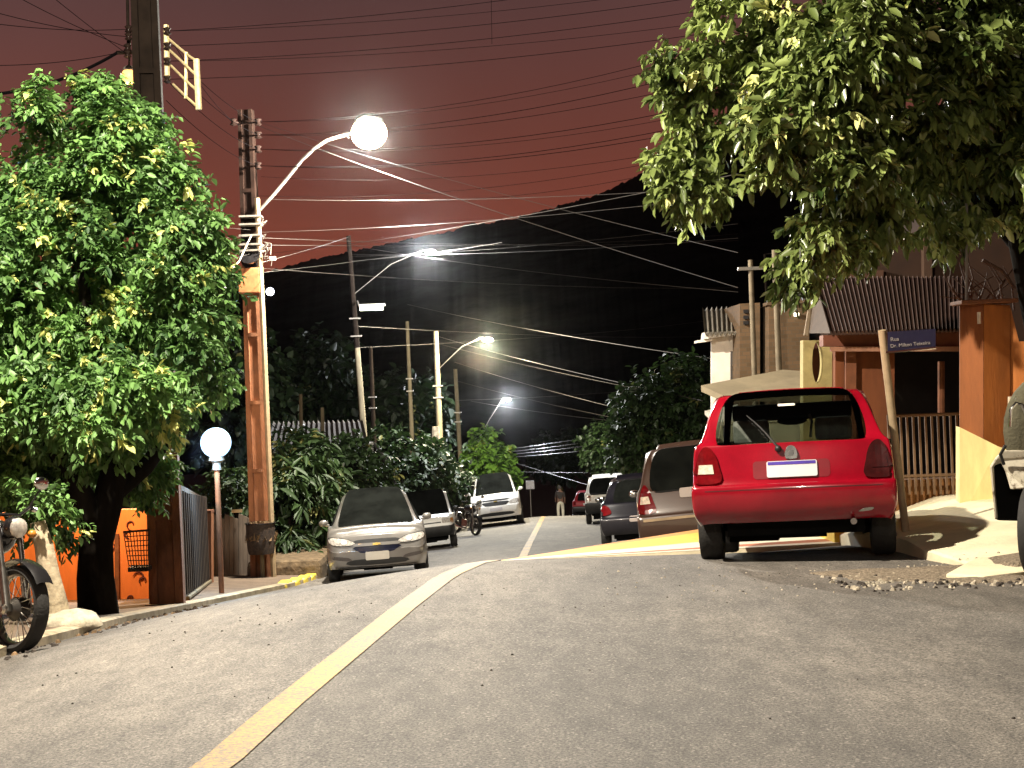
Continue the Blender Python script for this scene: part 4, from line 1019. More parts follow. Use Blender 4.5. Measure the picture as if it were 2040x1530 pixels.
for (u0, v0, Y0, u1, v1, Y1, uL, uR, r) in (
        (725, 300, 27, 890, 345, 25, 514, 1345, 7), (697, 312, 27, 1005, 416, 24, 514, 1345, 9), (620, 394, 27, 925, 386, 25, 518, 1345, 7), (528, 474, 27.5, 1080, 477, 40, 522, 1300, 8), (528, 488, 27.5, 780, 482, 34, 522, 1345, 7), (528, 462, 27.5, 940, 430, 25, 520, 1345, 6),
        (690, 478, 33, 1010, 424, 24, 522, 1345, 7), (530, 542, 27.5, 838, 503, 52, 524, 838, 7), (530, 535, 27.5, 1340, 568, 40, 524, 1420, 6), (545, 516, 27.5, 695, 472, 55, 524, 695, 5),
        (858, 508, 53, 1340, 566, 40, 700, 1420, 10), (870, 500, 53, 1150, 488, 48, 700, 1420, 8), (855, 498, 53, 1090, 478, 48, 700, 1345, 8), (700, 520, 55, 845, 502, 53, 700, 1000, 8),
        (330, 530, 24, 500, 480, 27.5, 330, 500, 5), (330, 480, 24, 500, 470, 27.5, 330, 500, 4), (330, 555, 24, 500, 505, 27.5, 330, 500, 5), (330, 440, 24, 500, 458, 27.5, 330, 500, 4), (330, 590, 24, 500, 490, 27.5, 330, 500, 5),
        (712, 650, 56, 930, 655, 74, 712, 1230, 8), (718, 692, 56, 960, 672, 74, 712, 1300, 8), (900, 622, 74, 1060, 650, 66, 812, 1260, 10), (930, 684, 74, 1045, 712, 66, 870, 1240, 10),
        (880, 686, 70, 1130, 740, 62, 868, 1240, 7), (965, 738, 74, 1062, 765, 68, 906, 1215, 9), (915, 760, 77, 1090, 800, 70, 908, 1200, 7), (920, 797, 78, 1000, 791, 90, 910, 1200, 8), (945, 800, 92, 1110, 822, 80, 938, 1180, 9),
        (985, 896, 92, 1082, 882, 84, 945, 1180, 9), (985, 901, 92, 1083, 889, 84, 945, 1180, 9), (985, 906, 92, 1084, 895, 84, 945, 1180, 9), (985, 911, 92, 1085, 902, 84, 945, 1180, 9), (1010, 914, 92, 1075, 934, 84, 945, 1180, 9), (990, 936, 92, 1120, 938, 84, 945, 1180, 6)):
    def ex(u): f = (u - u0) / (u1 - u0); return U(u, v0 + (v1 - v0) * f, max(18, Y0 + (Y1 - Y0) * f))
    vr = v0 + (v1 - v0) * (uR - u0) / (u1 - u0)
    if uR > 1150: uR = max(uR, 1470 if vr < 720 else 1400 if vr < 800 else 1270)
    cable(ex(uL), ex(uR), .012 * abs(ex(uR).x - ex(uL).x), r * .00055 * max(1, Y0 / 40), LTW, LB, GB, 12)
q = U(500, 470, 27.3); r_ = U(436, 562, 25.5); ob = MB().tube([V((0, 0, 0)), (r_ - q) * .5 + V((.06, 0, -.06)), r_ - q], .013, 6).build('overhead_cable', mat('cable_cream', (.6, .5, .36), .5)); ob.location = q; tag(ob, 'thick cream cable slanting down from the lamp pole into the left tree', 'cable')
q = U(1083, 880, 84); o = MB().tube([(0, 0, 0), U(1085, 904, 84) - q], .03, 6).build('cable_spacer', LTW); o.location = q; tag(o, 'short upright spacer clipping four pale cables together far away', 'cable spacer')

# ------------------------------------------------------------------ foliage
def foliage(name, clumps, center, leaf, width, m, parent, seed, per=8, droop=.55, out=.8, tw=1.5, tone=(.0, .8), yel=.06, up=.2):
    g = np.random.default_rng(seed)
    C = np.concatenate([np.repeat(np.array([[*c]]), n, 0) for c, r, n in clumps]); Rr = np.concatenate([np.full(n, r) for c, r, n in clumps])
    ct = np.concatenate([np.full(n, g.random()) for c, r, n in clumps]); cy = np.concatenate([np.full(n, g.random() < yel) for c, r, n in clumps])
    S = len(C)
    d = g.normal(size=(S, 3)); d /= np.linalg.norm(d, axis=1)[:, None]
    p = C + d * (Rr * g.random(S) ** .5)[:, None]
    o = p - np.array(center); o /= (np.linalg.norm(o, axis=1)[:, None] + 1e-6)
    a = o * out + g.normal(size=(S, 3)) * .5 + d * .5; a[:, 2] += up; a /= np.linalg.norm(a, axis=1)[:, None]
    st = ct * .5 + g.random(S) * .5; sy = (g.random(S) < yel * .35) | (cy & (g.random(S) < .3))
    k = np.arange(per); K = S * per
    P = np.repeat(p, per, 0); A = np.repeat(a, per, 0); kk = np.tile(k, S)
    sz = leaf * np.repeat(.7 + .5 * g.random(S), per) * (.5 + .8 * g.random(K))
    r1 = g.normal(size=(K, 3)); side = r1 - A * np.sum(r1 * A, 1)[:, None]; side /= np.linalg.norm(side, axis=1)[:, None] + 1e-9
    base = P + A * (kk / per * leaf * tw)[:, None]; base[:, 2] -= (kk / per) ** 2 * leaf * tw * .3 * droop
    L_ = A * .55 + side * .75 + g.normal(size=(K, 3)) * .12; L_[:, 2] -= droop * (.5 + .7 * g.random(K)); L_ /= np.linalg.norm(L_, axis=1)[:, None]
    upv = np.tile(np.array([[0, 0, 1.]]), (K, 1)) + g.normal(size=(K, 3)) * .45
    s = np.cross(L_, upv); s /= np.linalg.norm(s, axis=1)[:, None] + 1e-9
    n = np.cross(s, L_)
    z = sz[:, None]; w = width * z
    v0 = base; l1 = base + L_ * z * .35 + s * w + n * z * .07; l2 = base + L_ * z * .72 + s * w * .72 + n * z * .03; tp = base + L_ * z - n * z * .12
    r1_ = base + L_ * z * .35 - s * w + n * z * .07; r2 = base + L_ * z * .72 - s * w * .72 + n * z * .03
    vs = np.stack([v0, l1, l2, tp, r2, r1_], 1).reshape(-1, 3)
    off = (np.arange(K) * 6)[:, None]
    fs = np.concatenate([off + np.array([[0, 1, 2, 3]]), off + np.array([[0, 3, 4, 5]])]).astype(np.int32)
    me = bpy.data.meshes.new(name); nf = len(fs)
    me.vertices.add(len(vs)); me.vertices.foreach_set('co', vs.astype(np.float32).ravel())
    me.loops.add(nf * 4); me.loops.foreach_set('vertex_index', fs.ravel()); me.polygons.add(nf)
    me.polygons.foreach_set('loop_start', np.arange(0, nf * 4, 4, dtype=np.int32))
    me.update(calc_edges=True)
    at = me.attributes.new('tone', 'FLOAT', 'POINT')
    tn = tone[0] + (tone[1] - tone[0]) * np.clip(np.repeat(st, per) + g.normal(size=K) * .1, 0, 1); tn = np.where(np.repeat(sy, per), 1., tn)
    at.data.foreach_set('value', np.repeat(tn, 6).astype(np.float32))
    me.materials.append(m); o = bpy.data.objects.new(name, me); COL.objects.link(o)
    if parent: o.parent = parent
    return o
def clumps_px(ells, loc, n_cl, r, n, seed, shell=(.62, 1.), dep=None):
    """clumps spread through lobes given as (u, v, Y, half-width px, half-height px, half-depth m)"""
    rnd = random.Random(seed); out = []
    tot = sum(e[3] * e[4] for e in ells)
    for u, v, Y, ru, rv, rd in ells:
        c = U(u, v, Y) - V(loc); sx, sz = ru * Y / F, rv * Y / F
        for _ in range(max(2, int(n_cl * ru * rv / tot))):
            d = V((rnd.gauss(0, 1), rnd.gauss(0, 1), rnd.gauss(0, 1))).normalized() * rnd.uniform(*shell)
            out.append((tuple(c + V((d.x * sx, d.y * rd, d.z * sz))), r * rnd.uniform(.7, 1.3), int(n * rnd.uniform(.6, 1.4))))
    return out
BARK = mat('bark_dark', (.012, .010, .008), .95, spec=.05, var=.5, scale=5, bump=.8, bscale=16, stretch=(1, 1, .3))
BARKW = mat('limewashed_bark', (.42, .35, .24), .9, var=.6, scale=7, bump=.7, bscale=20)
LEAF1 = leaf_mat('leaf_left_tree', (.025, .07, .02), (.20, .385, .10), (.60, .64, .20), .52, .22)
LEAF2 = leaf_mat('leaf_right_tree', (.02, .04, .008), (.27, .34, .10), (.55, .57, .22), rough=.33, trans=.15)
LEAF3 = leaf_mat('leaf_hedge', (.004, .012, .003), (.032, .066, .015), (.2, .2, .06), .55)
LEAF4 = leaf_mat('leaf_bright', (.02, .06, .01), (.12, .24, .03), (.3, .3, .06))
def tree(name, label, base, limbs, m, group=None, cat='tree'):
    t = thing(name, label, cat, base, group=group); k = MB()
    for path, r0, r1 in limbs:
        n = len(path); k.tube(path, [r0 + (r1 - r0) * i / (n - 1) for i in range(n)], 12)
    k.build('trunk', m, t, smooth=True); return t

# left tree
b = U(196, 1222, 16); b.z = left_h(b.x, 16)
def T(u, v, Y=16): return U(u, v, Y) - b
t = tree('street_tree', 'big leafy green tree with a black trunk at the left kerb', b, [
    ([V((0, 0, -.3)), V((0, 0, .02)), T(190, 1150), T(192, 1080), T(215, 1000), T(235, 900), T(230, 760)], .24, .12),
    ([T(196, 1060), T(150, 960, 15.8), T(90, 860, 15.6), T(40, 760, 15.5)], .15, .05), ([T(215, 990), T(290, 930, 16.2), T(350, 850, 16.3), T(390, 740, 16.4)], .12, .04),
    ([T(230, 780), T(170, 600, 15.7), T(150, 420, 15.8)], .1, .03), ([T(232, 800), T(300, 600, 16.2), T(300, 420, 16.3)], .09, .03)], BARK)
cl = clumps_px([(150, 560, 16, 290, 260, 1.5), (170, 330, 16.1, 180, 185, 1.0), (370, 560, 15.8, 85, 160, .8), (300, 710, 15.7, 135, 140, .9), (60, 760, 15.6, 170, 130, 1.1), (340, 400, 16, 75, 100, .6), (-120, 560, 15.8, 170, 280, 1.4), (240, 250, 16.2, 90, 70, .6), (110, 800, 14.5, 250, 75, .7), (280, 800, 14.9, 80, 60, .6), (150, 620, 16.2, 180, 160, .8), (60, 940, 16.0, 150, 60, .6), (150, 840, 16.3, 175, 85, 1.0), (220, 920, 17.3, 110, 70, .5), (290, 930, 17.6, 50, 60, .3), (100, 920, 16.6, 150, 80, .7), (60, 1000, 17.2, 110, 70, .5)], b, 500, .22, 24, 11, (.45, 1.02))
foliage('crown', cl, T(150, 560), .10, .25, LEAF1, t, 1, per=10, droop=.6, yel=.08, tw=2.)
# right tree
DT = 3.0
b = V((5.75, 15.2, side_h(5.75, 15.2)))
def T(u, v, Y=12): return U(u, v, Y + 3.3) - b
t = tree('street_tree', 'large overhanging tree with glossy leaves filling the upper right corner', b, [
    ([V((0, 0, -.3)), V((-.1, 0, .6)), T(2085, 700, 11.9), T(2040, 480, 11.9), T(2010, 300, 11.9), T(1980, 120, 12)], .21, .12),
    ([T(2040, 500), T(1900, 330), T(1740, 250), T(1560, 190), T(1420, 150)], .1, .025), ([T(2010, 330), T(1860, 150), T(1700, 60), T(1560, 20)], .09, .03),
    ([T(1800, 280), T(1640, 320), T(1500, 330), T(1400, 350)], .05, .015), ([T(1980, 140), T(2050, -100)], .1, .05), ([T(1700, 260), T(1650, 400), T(1610, 500)], .04, .012)], BARK)
ells = [(1390, 165, 11.8, 105, 85, .5), (1470, 60, 11.9, 110, 80, .6), (1390, 310, 11.7, 75, 80, .45), (1440, 380, 11.7, 90, 40, .4), (1560, 250, 11.3, 130, 110, .9), (1640, 90, 11.4, 150, 110, 1.0), (1680, 330, 11.2, 110, 90, .8), (1730, 120, 11.0, 120, 120, .7), (1640, 460, 11.8, 85, 70, .45), (1610, 540, 11.8, 32, 38, .3),
        (1760, 200, 12, 130, 140, .9), (1740, 430, 12, 80, 70, .5), (1850, 320, 12.1, 110, 110, .7), (1900, 110, 12, 160, 160, 1.1), (1960, 300, 12.3, 120, 120, .9), (1800, -40, 12, 240, 110, 1.2), (2080, 150, 12, 180, 260, 1.4), (1540, -40, 12, 120, 60, .8), (1890, 440, 12.1, 60, 40, .4), (2000, 420, 12.2, 60, 40, .4), (2200, 300, 12, 200, 200, 1.5)]
ells = [(e[0], e[1], e[2] + DT, *e[3:]) for e in ells]
cl = clumps_px(ells, b, 400, .17, 19, 5, (.35, 1.02))
foliage('crown', cl, T(1800, 200), .142, .23, LEAF2, t, 2, per=8, droop=.95, yel=.05, tw=1.4)
# low plants and pale trunk by the motorcycle
b = U(108, 1232, 13.6); b.z = left_h(b.x, 13.6)
def T(u, v, Y=13.6): return U(u, v, Y) - b
t = tree('young_tree', 'small tree with a limewashed pale trunk behind the motorcycle', b, [([V((0, 0, -.2)), T(112, 1210), T(98, 1150), T(88, 1090), T(75, 1040)], .13, .07)], BARKW)
foliage('crown', clumps_px([(100, 1030, 13.6, 60, 55, .3), (40, 1010, 13.4, 50, 50, .3)], b, 9, .15, 7, 8, (.3, 1.)), T(90, 1030), .09, .26, LEAF1, t, 4, per=6, droop=.5)
q = U(140, 1248, 13.4); mb_ = MB().ball((0, 0, 0), (.27, .22, .12), 22, 14); rr2 = random.Random(6)
for p in mb_.v: p *= 1 + .10 * math.sin(p.x * 23 + 1) * math.cos(p.y * 19) + .06 * math.sin(p.z * 41 + p.x * 37)
o = mb_.build('kerb_stone', mat('limewash_white', (.46, .41, .31), .9, var=.35, scale=8, bump=.8, bscale=22), smooth=True); o.location = (q.x, 13.4, left_h(q.x, 13.4) + .02); tag(o, 'rough whitewashed stone block beside the motorcycle wheel', 'stone')

def bush(name, label, ells, n_cl, r, n, leaf, width, m, seed, per=7, droop=.5, base=None, group=None, cat='bush', yel=.02, trunk=True, shell=(.4, 1.), tone=(0, .8)):
    u, v, Y = ells[0][:3]; c = U(u, v, Y); z = left_h(c.x, Y) if c.x < I(Y, *XC) else side_h(c.x, Y); b = V((c.x, Y, z))
    t = thing(name, label, cat, b, group=group)
    if trunk:
        k = MB(); rnd = random.Random(seed)
        for e in ells[:4]:
            p = U(e[0], e[1], e[2]) - b; k.tube([V((rnd.uniform(-.1, .1), rnd.uniform(-.1, .1), -.2)), p * .5 + V((rnd.uniform(-.2, .2), 0, 0)), p], [.09, .06, .03], 7)
        k.build('trunk', BARK, t, smooth=True)
    foliage('crown', clumps_px(ells, b, n_cl, r, n, seed, shell), c - b, leaf, width, m, t, seed, per=per, droop=droop, yel=yel, tone=tone)
    return t
bush('long_leaf_bush', 'bush of long drooping leaves beside the beige silver hatchback', [(598, 1010, 30.5, 52, 85, .6), (620, 960, 31, 45, 50, .5), (575, 1070, 30, 30, 40, .4), (640, 1060, 30.8, 30, 50, .4)], 50, .3, 9, .34, .13, LEAF3, 21, per=7, droop=.8, tone=(.3, .9))
bush('garden_hedge', 'dark green flowering hedge behind the beige silver hatchback', [(640, 930, 35, 95, 50, 1.2), (720, 950, 36, 60, 35, 1), (590, 900, 35.5, 50, 40, 1), (690, 915, 36, 50, 40, .9)], 80, .35, 12, .16, .3, LEAF3, 22, yel=.12)
bush('garden_hedge', 'dark scrub between the pale poles above the old white hatchback', [(800, 955, 52, 60, 40, 1.5), (850, 930, 53, 50, 50, 1.2), (770, 920, 54, 45, 50, 1.2), (900, 960, 56, 40, 40, 1)], 70, .55, 12, .26, .3, LEAF3, 23)
bush('round_tree', 'bright green tree lit up behind the white SUV', [(975, 925, 72, 38, 45, 1.1), (965, 890, 72, 20, 25, .7), (1000, 945, 71.5, 25, 25, .8)], 60, .4, 12, .3, .3, LEAF4, 24, cat='tree', tone=(.3, .9))
bush('clipped_hedge', 'tall clipped hedge ending in a flat face behind the white hatchback on the right', [(1205, 900, 66, 34, 42, 1.2), (1230, 890, 66, 40, 50, 1.2)], 60, .5, 14, .22, .35, LEAF3, 25, shell=(.6, 1.05), tone=(.2, .8))
bush('garden_tree', 'broad dark green tree above the brown minivan', [(1330, 820, 44, 95, 80, 1.6), (1380, 770, 44, 50, 55, 1.1), (1270, 840, 44, 50, 60, 1.2), (1400, 850, 43, 50, 60, 1.1), (1300, 890, 44, 80, 40, 1.2)], 140, .42, 13, .2, .32, LEAF3, 26, cat='tree', tone=(.15, .85))
for i, (u, v, Y, ru, rv, lab) in enumerate(((500, 800, 75, 70, 110, 'dark tree mass behind the globe lamp in the night'), (640, 760, 90, 60, 90, 'tall dim tree standing behind the second pole'), (770, 830, 85, 45, 80, 'dim tree between the two slim poles'), (850, 850, 95, 40, 80, 'dim tree behind the thick cream pole'), (1120, 900, 140, 45, 40, 'dim tree at the dark far end of the road'))):
    bush('dark_tree', lab, [(u, v, Y, ru, rv, 2.5), (u - ru * .4, v + rv * .6, Y, ru * .8, rv * .6, 2)], 50, 1.1, 10, .6, .35, LEAF3, 40 + i, cat='tree', group='trees in the dark', tone=(0, .3))
bush('garden_hedge', 'dark shrubs along the fence between globe lamp and brown pole', [(460, 985, 29, 45, 45, .5), (500, 1000, 29.5, 40, 40, .5)], 26, .3, 11, .14, .3, LEAF3, 27)
# ------------------------------------------------------------------ houses and fences
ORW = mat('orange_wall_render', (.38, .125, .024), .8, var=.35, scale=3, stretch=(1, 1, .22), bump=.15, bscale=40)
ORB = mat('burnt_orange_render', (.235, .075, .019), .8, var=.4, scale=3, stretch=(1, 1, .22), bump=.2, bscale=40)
YLW = mat('yellow_wall_render', (.68, .57, .25), .8, var=.3, scale=3, stretch=(1, 1, .25), bump=.15, bscale=40)
WHW = mat('white_wall_render', (.72, .64, .55), .85, var=.2, scale=2, bump=.2, bscale=30)
TILE = mat('dark_roof_sheet', (.05, .02, .012), .8, var=.4, scale=6)
TILEG = mat('grey_roof_sheet', (.17, .15, .12), .8, var=.4, scale=5)
DKWOOD = mat('dark_sheet_metal', (.05, .036, .028), .6, var=.4, scale=6, stretch=(1, 1, .2))
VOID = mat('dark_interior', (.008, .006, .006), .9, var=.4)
RUSTY = mat('rusty_brown', (.16, .055, .02), .8, var=.4, scale=8)
def brick_mat():
    m = bpy.data.materials.new('rough_brick'); N, L, b = nodes_of(m)
    tc = N.new('ShaderNodeTexCoord'); sx = N.new('ShaderNodeSeparateXYZ'); cb = N.new('ShaderNodeCombineXYZ'); L.new(tc.outputs['Object'], sx.inputs[0])
    ad = N.new('ShaderNodeMath'); L.new(sx.outputs[0], ad.inputs[0]); L.new(sx.outputs[1], ad.inputs[1]); L.new(ad.outputs[0], cb.inputs[0]); L.new(sx.outputs[2], cb.inputs[1])
    br = N.new('ShaderNodeTexBrick'); L.new(cb.outputs[0], br.inputs[0]); br.inputs['Scale'].default_value = 3.2
    br.inputs['Color1'].default_value = (.13, .075, .036, 1); br.inputs['Color2'].default_value = (.085, .05, .022, 1); br.inputs['Mortar'].default_value = (.09, .065, .04, 1)
    L.new(br.outputs[0], b.inputs['Base Color']); b.inputs['Roughness'].default_value = .95; return m
BRK = brick_mat()
def corrugated(root, a, b, c, d, n, amp, m, name='roof'):
    """sheet from eave a-b up to ridge d-c with n ridges, running down the slope"""
    a, b, c, d = map(V, (a, b, c, d)); nn = (b - a).cross(d - a).normalized(); k = MB(); vs = []; S = n * 4
    for i in range(S + 1):
        f = i / S; w = amp * math.cos(2 * PI * i / 4)
        p, q = a.lerp(b, f) + nn * w, d.lerp(c, f) + nn * w; vs += [p, q, p - nn * .03, q - nn * .03]
    fs = []
    for i in range(S):
        o = i * 4; fs += [(o, o + 4, o + 5, o + 1), (o + 2, o + 3, o + 7, o + 6), (o, o + 2, o + 6, o + 4)]
    k.add(vs, fs); return k.build(name, m, root, smooth=True, fix=False)
def wall_px(root, name, pts, depth, m):
    """wall whose face outline is given as (u, v, Y), with real thickness going back"""
    o = V(root.location); ps = [U(*p) - o for p in pts]; return MB().prism(ps, depth).build(name, m, root)

# boundary pillar and low yellow wall at the right
b = U(1916, 992, 14.9); zb = b.z - .35
t = thing('boundary_wall', 'orange gate pillar above a low sloping yellow wall at the right', 'wall', (b.x, 14.9, zb))
o = V(t.location)
wall_px(t, 'yellow_base', [(1912, 1045, 14.9), (2120, 1040, 14.6), (2120, 935, 14.6), (1988, 889, 14.75), (1912, 851, 14.9)], (.05, .3, 0), YLW)
wall_px(t, 'orange_pillar', [(1912, 872, 14.98), (1959, 890, 14.82), (1959, 606, 14.82), (1912, 603, 14.98)], (.08, .28, 0), ORB)
wall_px(t, 'orange_panel', [(1960, 890, 14.82), (2012, 900, 14.95), (2012, 608, 14.95), (1960, 606, 14.82)], (.02, .28, 0), ORW)
wall_px(t, 'wall_panel', [(2013, 920, 14.99), (2200, 930, 14.7), (2200, 680, 14.7), (2030, 680, 14.95), (2013, 612, 14.98)], (.05, .25, 0), ORW)
MB().box(U(1960, 602, 14.95) - o, (.56, .4, .04), RZ(R(0))).build('cap', RUSTY, t, bevel=.01)
MB().tube([U(1950, 622, 14.75) - o, U(1951, 645, 14.75) - o], .018, 6).build('lamp_tube', mat('tube_pale', (.7, .6, .45), .4), t)
MB().tube([U(2012, 790, 14.85) - o, U(2013, 842, 14.85) - o], .022, 6).build('drain_pipe', mat('tube_pale', (.7, .6, .45), .4), t)
# iron gate
b = U(1848, 955, 16.2); b.z -= .12
t = thing('bar_gate', 'rusty iron gate of upright bars between red hatchback and orange pillar', 'gate', b)
k = MB(); y0 = 16.2
for i in range(12):
    u_ = 1775 + i * 12.4; a_, c_ = U(u_, 985, y0) - b, U(u_, 826, y0) - b; c_.x = a_.x; k.box((a_ + c_) / 2, (.022, .022, (c_ - a_).length))
k.build('bars', mat('bar_tan', (.17, .105, .06), .5, .3), t)
k = MB()
for v_ in (827, 948): p, q = U(1770, v_ + 2, y0) - b, U(1914, v_ - 3, y0) - b; k.tube([p, q], .018, 6)
k.build('rail', mat('bar_tan', (.17, .105, .06), .5, .3), t)
ob = MB().box((0, 0, 0), (2.2, .22, .42)).build('garden_wall', mat('ochre_earth', (.16, .07, .02), .95, var=.5, scale=7, bump=.8, bscale=20)); ob.location = U(1830, 992, 16.45); tag(ob, 'low ochre plinth under the iron bar gate', 'wall')

# orange house with corrugated roof
b = U(1700, 960, 20.5); b.z = side_h(b.x, 20.5) - .5
t = thing('corrugated_house', 'low orange house with a dark corrugated roof and dark porch behind the bar gate', 'house', b)
o = V(t.location)
wall_px(t, 'side_wall', [(1664, 985, 20.4), (1782, 985, 20.4), (1782, 690, 20.4), (1664, 690, 20.4)], (0, .2, 0), mat('shaded_orange_render', (.17, .05, .014), .8, var=.35, scale=3, stretch=(1, 1, .22)))  # shade on this house front put into a darker orange
wall_px(t, 'pilaster', [(1685, 985, 20.25), (1706, 985, 20.25), (1706, 690, 20.25), (1685, 690, 20.25)], (0, .12, 0), mat('pilaster_salmon', (.17, .058, .024), .8))
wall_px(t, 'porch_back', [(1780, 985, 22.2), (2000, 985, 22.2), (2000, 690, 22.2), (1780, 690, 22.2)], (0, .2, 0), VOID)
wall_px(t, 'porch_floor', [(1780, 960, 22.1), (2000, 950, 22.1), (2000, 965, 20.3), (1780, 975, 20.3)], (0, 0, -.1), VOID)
k = MB().tube([U(1875, 825, 21) - o, U(1875, 720, 21) - o], .05, 8); k.build('porch_post', RUSTY, t)
wall_px(t, 'beam', [(1640, 690, 20.0), (1930, 690, 20.0), (1930, 660, 20.0), (1640, 668, 20.0)], (0, .25, 0), mat('beam_salmon', (.17, .052, .026), .7, var=.2))
wall_px(t, 'fascia', [(1655, 700, 19.95), (1930, 700, 19.95), (1930, 691, 19.95), (1655, 691, 19.95)], (0, .06, 0), mat('fascia_pink', (.33, .16, .10), .6))
corrugated(t, U(1656, 662, 19.6) - o, U(1925, 656, 19.6) - o, U(1925, 552, 23) - o, U(1624, 552, 23) - o, 34, .022, TILE)
wall_px(t, 'gable', [(1612, 664, 21.2), (1654, 664, 19.9), (1624, 560, 23)], (.05, .05, 0), mat('gable_brown', (.06, .035, .02), .8))
wall_px(t, 'bargeboard', [(1602, 668, 21.2), (1610, 668, 21.2), (1628, 560, 22.9), (1620, 556, 22.9)], (0, .05, .0), mat('bargeboard_tan', (.3, .22, .14), .8))
# yellow wall with oval opening
b = U(1632, 900, 20.9); b.z = side_h(b.x, 20.9) - .3
t = thing('oval_window_wall', 'cream yellow wall pierced by a tall oval opening beside the orange house', 'wall', b)
o = V(t.location); Yw = 20.85
outer = [U(1600, 1000, Yw) - o, U(1664, 1000, Yw) - o, U(1664, 690, Yw) - o, U(1600, 676, Yw) - o]
k = MB(); cu, cv, ru, rv = 1629, 722, 11, 42; M_ = 32; ov = [U(cu + ru * math.sin(2 * PI * i / M_), cv - rv * math.cos(2 * PI * i / M_), Yw) - o for i in range(M_)]
sq = []
for i in range(M_):
    a = 2 * PI * i / M_; sxx, szz = math.sin(a), math.cos(a); s_ = max(abs(sxx), abs(szz)); ux, vz = sxx / s_, szz / s_
    u_ = 1629 + (35 if ux > 0 else 29) * ux; v_ = (722 - 40 * vz * 1.1) if vz > 0 else (722 - 278 * vz); sq.append(U(u_, v_, Yw) - o)
dv = V((0, .22, 0)); vs = ov + sq + [p + dv for p in ov] + [p + dv for p in sq]; fs = []
for i in range(M_):
    j = (i + 1) % M_; fs += [(i, j, M_ + j, M_ + i), (2 * M_ + i, 3 * M_ + i, 3 * M_ + j, 2 * M_ + j), (i, 2 * M_ + i, 2 * M_ + j, j), (M_ + i, M_ + j, 3 * M_ + j, 3 * M_ + i)]
k.add(vs, fs); k.build('wall_panel', mat('dull_yellow_render', (.42, .35, .15), .85, var=.2), t)
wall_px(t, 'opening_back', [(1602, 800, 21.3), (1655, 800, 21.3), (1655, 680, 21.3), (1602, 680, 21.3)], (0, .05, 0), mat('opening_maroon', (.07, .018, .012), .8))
# brown upper house behind
b = U(1780, 900, 30); b.z = side_h(8, 30)
t = thing('tall_house', 'tall dim brown house rising behind the corrugated roof', 'house', b); o = V(t.location)
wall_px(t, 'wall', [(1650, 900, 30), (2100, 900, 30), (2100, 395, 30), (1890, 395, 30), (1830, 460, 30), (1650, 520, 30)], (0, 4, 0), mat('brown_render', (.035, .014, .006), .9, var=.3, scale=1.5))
wall_px(t, 'pilaster', [(1842, 620, 29.8), (1858, 620, 29.8), (1856, 440, 29.8), (1840, 440, 29.8)], (0, .2, 0), mat('pilaster_brown', (.06, .03, .016), .9))
wall_px(t, 'lintel', [(1640, 562, 29.8), (1760, 556, 29.8), (1760, 538, 29.8), (1640, 545, 29.8)], (0, .2, 0), mat('lintel_brown', (.07, .03, .016), .9))
q = U(1926, 606, 15.1); o2 = MB().tube([(0, 0, 0), U(1926, 405, 15.1) - q], .016, 6).build('antenna_mast', GALV); o2.location = q; tag(o2, 'thin upright metal mast standing on the orange pillar', 'mast')
q = U(1970, 600, 15.4); t = thing('bare_shrub', 'bare twiggy shrub above the orange pillar', 'shrub', q); k = MB(); rnd = random.Random(12)
for i in range(26):
    p = V((rnd.uniform(-.25, .3), rnd.uniform(-.1, .2), -.1)); d = V((rnd.uniform(-.4, .4), rnd.uniform(-.2, .2), rnd.uniform(.15, .6))); k.tube([p, p + d * .5 + V((rnd.uniform(-.1, .1), 0, .05)), p + d], [.012, .009, .004], 5)
k.tube([(-.05, 0, .42), (.15, 0, .3), (.27, 0, .12)], [.02, .02, .015], 6); k.build('branches', mat('twig_brown', (.10, .045, .025), .7), t, smooth=True)

# unplastered brick tower house and white annexe
b = U(1540, 900, 31); b.z = side_h(b.x, 31)
t = thing('brick_house', 'unplastered brick building with a narrow dark gap, behind the two thin poles', 'house', b); o = V(t.location)
wall_px(t, 'wall', [(1474, 960, 31), (1514, 960, 31), (1514, 603, 31), (1474, 605, 31)], (0, 3, 0), BRK)
wall_px(t, 'wall', [(1532, 960, 30.6), (1612, 960, 30.6), (1612, 605, 30.6), (1532, 608, 30.6)], (0, 3, 0), BRK)
wall_px(t, 'dark_gap', [(1512, 960, 31.8), (1534, 960, 31.8), (1534, 612, 31.8), (1512, 612, 31.8)], (0, .1, 0), VOID)
wall_px(t, 'coping', [(1528, 608, 30.5), (1616, 603, 30.5), (1616, 597, 30.5), (1528, 602, 30.5)], (0, .5, 0), BRK)
wall_px(t, 'wall_lamp', [(1583, 630, 30.5), (1592, 630, 30.5), (1592, 623, 30.5), (1583, 623, 30.5)], (0, .08, 0), glow('small_lamp_glass', (1, .95, .75), 3))
for v_ in (620, 632, 643): MB().box(U(1486, v_, 30.95) - o, (.10, .06, .07)).build('vent_hole', VOID, t)
b = U(1440, 900, 32.5); b.z = side_h(b.x, 32.5)
t = thing('white_house', 'small white rendered house with a dark doorway and grey ribbed roof', 'house', b); o = V(t.location)
def wall_hole(u0, u1, v0, v1, hu0, hu1, hv0, hv1, Y, m):
    for q_ in (((u0, v1), (hu0, v1), (hu0, v0), (u0, v0)), ((hu1, v1), (u1, v1), (u1, v0), (hu1, v0)), ((hu0, hv0), (hu1, hv0), (hu1, v0), (hu0, v0)), ((hu0, v1), (hu1, v1), (hu1, hv1), (hu0, hv1))):
        yield [(a_, c_, Y) for a_, c_ in q_]
k = MB()
for q_ in wall_hole(1418, 1474, 664, 960, 1455, 1476.5, 700, 765, 32, WHW): k.prism([U(*p) - o for p in q_], (0, .2, 0))
k.build('wall', WHW, t)
